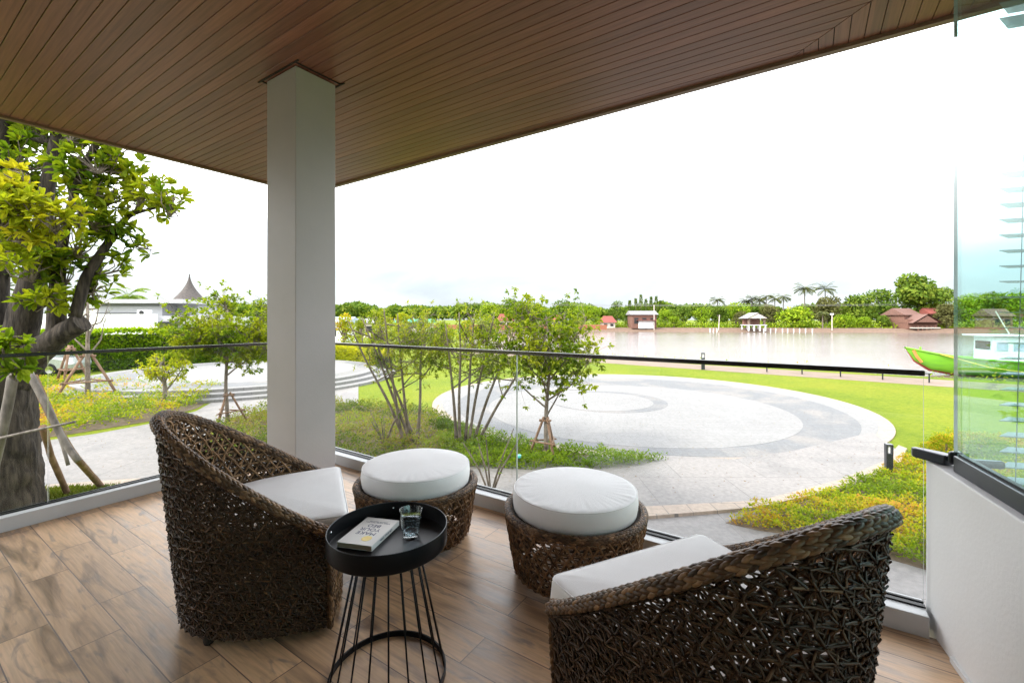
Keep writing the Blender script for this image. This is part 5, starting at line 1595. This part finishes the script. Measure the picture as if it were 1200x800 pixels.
# fishing boats
def boat(label, bow, heading, Lh=14.0, colour='green_hull', group='wooden fishing boats moored at the bank', cabin=True, flip=1):
    r = empty('fishing_boat', (bow[0], bow[1], WZ), label, 'boat', group, rz=heading)
    st = [(0, .06, 1.85, 1.9), (.5, .35, .9, 1.78), (1.4, .8, .25, 1.55), (3, 1.25, -.05, 1.28), (5.5, 1.55, -.15, 1.12), (9, 1.6, -.15, 1.12), (12, 1.45, -.1, 1.28), (Lh, 1.15, .1, 1.5)]
    nK = 7
    def ring(x, hw, zk, zd, zlo=0, zhi=1):
        out = []
        for i in range(nK):
            f = zlo + (zhi - zlo) * i / (nK - 1); y = hw * (f ** .45 if f > 0 else 0); out.append((y, zk + (zd - zk) * f))
        return out
    def hullpart(nm, m, a, b):
        mb = MB(); V = []
        for (x, hw, zk, zd) in st:
            Rg = ring(x, hw, zk, zd, a, b)
            V += [(x, -y, z) for y, z in Rg[::-1]] + [(x, y, z) for y, z in Rg]
        n = 2 * nK; f = []
        for k_ in range(len(st) - 1):
            for i in range(n - 1): f.append((k_ * n + i, k_ * n + i + 1, (k_ + 1) * n + i + 1, (k_ + 1) * n + i))
        f.append([(len(st) - 1) * n + i for i in range(n)])
        mb.add(V, f); return mb.build(nm, m, r, smooth=True)
    hullpart('lower_hull', M['red_hull'], 0, .10); hullpart('hull', M[colour], .10, 1)
    mb = MB(); V = []
    for (x, hw, zk, zd) in st: V += [(x, -hw * .97, zd - .12), (x, hw * .97, zd - .12)]
    mb.add(V, [(2 * i, 2 * i + 1, 2 * i + 3, 2 * i + 2) for i in range(len(st) - 1)]); mb.build('deck', M['white_paint'], r)
    for s_ in (-1, 1):
        mb = MB(); mb.tubes([[(x, s_ * hw, zd + .03) for x, hw, zk, zd in st]], .07, 6); mb.build('gunwale', M[colour], r, smooth=True)
    mb = MB(); mb.tubes([[(.9, 0, 1.5), (.9, 0, 2.0)]], .07, 8); mb.build('bow_post', M[colour], r)
    mb = MB(); mb.tubes([[(.35, -.3, 1.75), (.5, -.42, 1.3), (.75, -.5, .9)]], .09, 5); mb.build('bow_ribbon', M['orange'], r)
    mb = MB(); mb.tubes([[(1.6, -1.0, 1.55), (4, -1.55, .75), (6, -1.6, .45), (8, -1.68, 1.1)]], .03, 5); mb.build('mooring_rope', M['yellow'], r)
    # wheelhouse, windows, canopy
    mb = MB(); mb.box((5.5, 0, 1.9), (2.0, 2.0, 1.9)); cb = mb.build('wheelhouse', M['white_paint'], r, bevel=.05)
    for x in (5.0, 5.9):
        mb = MB(); mb.box((x, -1.01, 2.15), (.6, .04, .6)); mb.build('window', M['bluegrey'], cb)
    mb = MB(); mb.box((4.49, 0, 2.2), (.04, 1.5, .6)); mb.build('window', M['cardark'], cb)
    mb = MB(); mb.box((5.4, 0, 2.9), (2.9, 2.5, .1)); mb.build('wheelhouse_roof', M['white_paint'], cb, bevel=.03)
    mb = MB(); mb.box((9.4, 0, 2.55), (5.8, 2.8, .09)); mb.build('canopy', M['white_paint'], r)
    for x in (7.0, 9.4, 12.0):
        for y in (-1.25, 1.25):
            mb = MB(); mb.box((x, y, 1.75), (.09, .09, 1.6)); mb.build('canopy_post', M['white_paint'], r)
    mb = MB(); mb.box((9.2, 0, 1.55), (4.0, 1.8, .9)); mb.build('deck_house', M['white_paint'], r, bevel=.04)
    mb = MB(); mb.tubes([[(6.8, 0, 1.2), (5.2, 0, 4.6)]], .035, 6); mb.build('derrick', M['cream'], r)
    return r
bw = D(1061, 410, 33)
boat('lime green fishing boat with white wheelhouse moored behind the lawn at the right', (bw.x, 33.0), R(-18))

# ================================================================ far bank
FG = 'trees on the far bank of the river'
def ft(px, top, w, m, lab, dd=DB, sd=None, flat=.8, n=1500, nm='bank_tree'):
    return clump_tree(nm, lab, px, top, w, dd, m, FG, sd or int(px * 7 + top), flat=flat, n=n, leafs=max(.35, w / 2 / F * dd * .15))
g1 = [(575, 356, 30), (602, 352, 34), (628, 356, 30), (655, 352, 34), (682, 356, 30)]
for i, (px, tp, w) in enumerate(g1):
    ft(px, tp, w, 'leaf_far' if i % 2 else 'leaf_far2', f'{od[i]} far tree from the left behind the staked young tree, across the river', 150 + i)
ft(699, 360, 20, 'leaf_far2', 'far green tree touching the left side of the small red-roofed house')
ft(723, 353, 22, 'leaf_far', 'far tall green tree rising behind the small red-roofed house', 160)
ft(735, 366, 16, 'leaf_far', 'low far tree between the red-roofed house and the brown timber house', 152)
g2 = [(780, 363, 24), (800, 359, 30), (822, 361, 26), (843, 358, 28)]
for i, (px, tp, w) in enumerate(g2):
    ft(px, tp, w, 'leaf_far2' if i % 2 == 0 else 'leaf_far', f'{od[i]} rounded far tree right of the brown timber house')
ft(790, 371, 18, 'leaf_far2', 'low bright bush at the water between the first rounded far trees', 150)
ft(862, 353, 34, 'leaf_far2', 'broad far tree rising left of the white gabled pavilion', 158)
ft(867, 365, 18, 'leaf_far3', 'small dark olive tree beside the white gabled pavilion', 151)
ft(902, 358, 30, 'leaf_far3', 'olive far tree right of the white gabled pavilion')
ft(934, 361, 44, 'leaf_far2', 'wide bright green far tree right of the pavilion, under the tall palm', 152)
ft(968, 350, 44, 'leaf_far3', 'pale spreading far tree right of the tall palm', 166, flat=1)
ft(1006, 348, 46, 'leaf_far', 'spreading far tree with a flat top left of the brown gabled house', 166, flat=1)
ft(988, 369, 26, 'leaf_far2', 'low bright green tree at the water right of the two white posts', 150)
ft(1012, 372, 22, 'leaf_far2', 'low yellow green shrub tree just right of the bright low tree', 150)
ft(1034, 370, 20, 'leaf_far', 'small far tree directly left of the brown gabled house', 151)
ft(1030, 341, 42, 'leaf_far', 'dark far tree rising behind the brown gabled house on its left', 176)
ft(1076, 323, 58, 'leaf_far', 'tallest broad far tree towering over the brown gabled house', 160, n=3200)
ft(1106, 338, 34, 'leaf_far', 'far green tree right of the tallest far tree', 172)
ft(1110, 358, 36, 'leaf_far3', 'brownish olive far tree right of the brown gabled house', 150)
ft(1136, 346, 40, 'leaf_far2', 'left one of the far trees seen through the tinted screen', 155)
ft(1164, 344, 44, 'leaf_far', 'middle one of the far trees seen through the tinted screen', 155)
ft(1196, 342, 46, 'leaf_far2', 'right one of the far trees seen through the tinted screen', 155)
for i, px in enumerate((738, 745, 751, 757, 763, 769, 774)):
    s = 170 / F; H = 3.03 + (HZ - (353 - (i % 3) * 2.5 - (2 if 1 < i < 5 else 0))) * s
    X = (px - 600) * s
    t = empty('casuarina_tree', (X, 170, GZ), f'{od[i]} slender conifer-like tree from the left behind the brown timber house', 'tree', 'slender trees behind the brown house')
    mb = MB(); mb.tubes([[(0, 0, 0), (0, 0, H)]], [[.15, .04]], 5); mb.build('trunk', M['bark_grey'], t)
    r_ = np.random.default_rng(i); k = 500; f = r_.random(k) ** .8; a = r_.uniform(0, 6.28, k); rr = (1 - f) * 1.25 * r_.uniform(.4, 1.1, k) + .1
    C = np.column_stack([rr * np.cos(a), rr * np.sin(a), H * .2 + f * H * .8]); Dr = np.column_stack([np.cos(a), np.sin(a), np.full(k, 1.3)])
    mb = MB(); mb.leaves(C, Dr, r_.normal(0, 1, (k, 3)), .7, .2, shape=4); mb.build('crown', M['leaf_far'], t, rnd=True)
# palms
PG = 'coconut palms on the far bank'
pl = [(841, 351, 160, 'palm top right of the third rounded far tree'), (873, 352, 178, 'first palm of the row behind the pavilion'), (881, 349, 176, 'second palm of the row behind the pavilion'), (890, 350, 180, 'third palm of the row behind the pavilion'), (898, 347, 176, 'fourth palm of the row behind the pavilion'),
      (908, 349, 180, 'fifth palm of the row behind the pavilion'), (918, 347, 172, 'palm at the right end of the row behind the pavilion'), (943, 337, 158, 'tallest palm on the far bank with a full crown'), (967, 338, 164, 'tall palm just right of the tallest palm')]
for i, (px, tp, dd, lab) in enumerate(pl):
    s = dd / F
    palm('coconut_palm', lab, ((px - 600) * s, dd, GZ), 3.03 + (HZ - tp - 1) * s, 4.2 if i > 6 else 3.3, PG, nf=20, seed=50 + i, tr=.2, m='leaf_palm', droop=.75)
s = shore(964, 147.5) / F
palm('coconut_palm', 'short palm with a pale trunk at the water right of the wide bright tree', ((964 - 600) * s, s * F, GZ - .5), 3.03 + .5 + (HZ - 368) * s, 2.6, PG, nf=13, seed=70, tr=.22, droop=1.5)
# far wood as one mass
k = 60000
px = rng.uniform(60, 1350, k); dd = rng.uniform(172, 230, k)
topn = np.array([mnoise.fractal(Vector((a * .03, 0, 3.3)), 1., 2., 4) for a in px]) * 9
tz = EYE + (HZ - (361 - topn * .7)) * dd / F * rng.uniform(.0, 1.0, k) ** .4
C = np.column_stack([(px - 600) / F * dd, dd, np.maximum(tz, GZ)])
mb = MB(); mb.leaves(C, rng.normal(0, 1, (k, 3)), rng.normal(0, 1, (k, 3)), 2.0, 1.3, shape=4); o = mb.build('woodland', M['leaf_far'], rnd=True)
tag(o, 'distant continuous wood behind the houses on the far bank', 'wood', None, 'stuff')
k = 9000
px = rng.uniform(565, 1350, k); dd = np.array([shore(a, 149) for a in px[:0]]) if False else np.interp(px, np.arange(560, 1360, 10), [shore(a, 148.5) for a in range(560, 1360, 10)]) + rng.uniform(0, 7, k)
C = np.column_stack([(px - 600) / F * dd, dd, GZ + .2 + rng.random(k) ** 2 * 1.7])
mb = MB(); mb.leaves(C, rng.normal(0, 1, (k, 3)) + np.array([0, 0, .7]), rng.normal(0, 1, (k, 3)), .6, .4, shape=4); o = mb.build('undergrowth', M['leaf_far2'], rnd=True)
tag(o, 'band of low undergrowth at the foot of the far trees', 'undergrowth', None, 'stuff')

# houses on the far bank
HG = 'houses on the far bank'
house('river_house', 'small house with a steep red roof at the far waterline, left of the brown house', 712, 0, 4.2, 2.0, 4, 2.2, 'cream', 'redroof', 146, group=HG, hip=.55)
h_ = house('river_house', 'brown two-storey timber house with a long grey red roof across the river', 752, 0, 8.0, 4.6, 6, 1.3, 'brownwood', 'greyroof', 148, group=HG, windows=3)
mb = MB(); mb.box((.5, -3.4, 1.3), (5, .8, 2.6)); mb.build('porch', M['white_paint'], h_)
mb = MB(); mb.box((.5, -3.9, 2.7), (6.4, 2.2, .12)); mb.build('porch_roof', M['redroof'], h_)
PVY = shore(883, 144)
pv = empty('pavilion', ((883 - 600) / F * PVY, PVY, GZ), 'white gabled river pavilion on short posts across the river', 'pavilion', HG)
mb = MB()
for x in (-2.6, -.9, .9, 2.6):
    for y in (-2, 2): mb = MB(); mb.box((x, y, .3), (.35, .35, 1.9)); mb.build('post', M['white_paint'], pv)
mb = MB(); mb.box((0, 0, 1.2), (6, 4.6, .2)); mb.build('floor', M['white_paint'], pv)
mb = MB(); mb.box((0, 1.5, 2.3), (5, 1.2, 2.0)); mb.build('wall', M['brownwood'], pv)
for x in (-2.4, 2.4): mb = MB(); mb.box((x, -1.8, 2.3), (.6, .4, 2.2)); mb.build('pillar', M['orange'] if False else M['dirt'], pv)
mb = MB(); mb.add([(-3.4, -2.9, 3.3), (3.4, -2.9, 3.3), (0, -2.9, 5.1), (-3.4, 2.9, 3.3), (3.4, 2.9, 3.3), (0, 2.9, 5.1)], [(0, 2, 5, 3), (1, 4, 5, 2), (0, 3, 4, 1)]); mb.build('roof', M['greyroof'], pv)
mb = MB(); mb.add([(-2.9, -2.7, 3.32), (2.9, -2.7, 3.32), (0, -2.7, 4.85)], [(0, 1, 2)]); mb.build('gable', M['cream'], pv)
BHY = shore(1076, 148)
bh = empty('river_house', ((1076 - 600) / F * BHY, BHY, GZ), 'brown gabled wooden house with jetty under the tallest far tree', 'house', HG)
def bpart(nm, m, *bs):
    mb = MB()
    for c, d in bs: mb.box(c, d)
    return mb.build(nm, m, bh)
bpart('wall', M['brownwood'], ((0, 1, 1.5), (9, 5, 3)))
bpart('porch_floor', M['cream'], ((0, -2.2, .4), (8, 1.6, .3)))
for x in (-2.6, -1.3, 0, 1.3, 2.6): bpart('post', M['brownwood'], ((x, -2.8, -.2), (.25, .25, 2.6)))
mb = MB(); mb.add([(-4.6, -3.3, 1.9), (4.6, -3.3, 1.9), (0, -3.3, 4.6), (-4.6, 2.2, 1.9), (4.6, 2.2, 1.9), (0, 2.2, 4.6)], [(0, 2, 5, 3), (1, 4, 5, 2), (0, 3, 4, 1)]); mb.build('roof', M['brownroof'], bh)
mb = MB(); mb.add([(-3.4, -3.1, 2.1), (3.4, -3.1, 2.1), (0, -3.1, 4.2)], [(0, 1, 2)]); mb.build('gable', M['brownwood'], bh)
house('river_house', 'dark brown house with a pale brown roof half hidden left of the gabled house', 1056, 0, 7, 4.4, 6, 2.2, 'brownwood', 'brownroof', 152, group=HG, rz=.3)
house('river_house', 'red brown roofed house behind the gabled house on its right', 1096, 0, 6, 4.8, 6, 2.0, 'brownwood', 'redroof', 156, group=HG, rz=-.2)
house('river_house', 'house with a bright red roof showing left of the staked young tree', 592, 0, 5, 2.6, 4, 2.4, 'cream', 'redroof', 146, group=HG, hip=.5)
house('river_house', 'house with a small red roof half hidden by the staked young tree', 652, 0, 3.2, 2.6, 3, 2.0, 'cream', 'redroof', 146, group=HG, hip=.5)
house('river_house', 'orange roofed house on the far bank seen through the tinted screen', 1164, 0, 6, 4.0, 5, 2.2, 'brownwood', 'brownroof', 142, group=HG)
# poles, posts, wires, small boats
for i, (px, tp, dd, lab) in enumerate(((766.5, 357, 143, 'tall thin pale pole at the water right of the brown timber house'), (842, 369, 145, 'leaning pale pole at the water left of the pavilion'), (975, 368, 143, 'white lamp post at the water right of the short palm'))):
    dd = shore(px, 145); s = dd / F; t = empty('water_pole', ((px - 600) * s, dd, WZ), lab, 'pole', 'poles standing along the far bank')
    H = EYE - WZ + (HZ - tp) * s
    mb = MB(); mb.tubes([[(0, 0, 0), (i % 2 * .3, 0, H)]], .14, 6); mb.build('shaft', M['cream'], t)
    if i == 2:
        mb = MB(); mb.box((0, 0, H), (.9, .4, .5)); mb.build('lamp_head', M['white_paint'], t)
for i, px in enumerate((832, 836, 840, 895, 903, 909, 917, 923, 930, 937, 944, 952)):
    dd = shore(px, 142); s = dd / F; t = empty('mooring_post', ((px - 600) * s, dd, WZ), 'short white mooring post at the far waterline by the pavilion', 'post', 'white mooring posts')
    mb = MB(); mb.box((0, 0, .6), (.2, .2, 1.2)); mb.build('shaft', M['white_paint'], t)
wr = empty('power_line', (60, 150, GZ), 'thin power cables crossing the far bank from left to right', 'power line')
for dz in (0, .35):
    t_ = np.linspace(0, 1, 30); X = -20 + 260 * t_; Z = EYE + (HZ - 356.5) / F * 150 - 2.5 * 4 * t_ * (1 - t_) * .5 + dz + 1.5 * t_
    mb = MB(); mb.tubes([np.column_stack([X, np.full(30, 149.), Z])], .035, 4); mb.build('cable', M['greyroof'], wr, world=True)
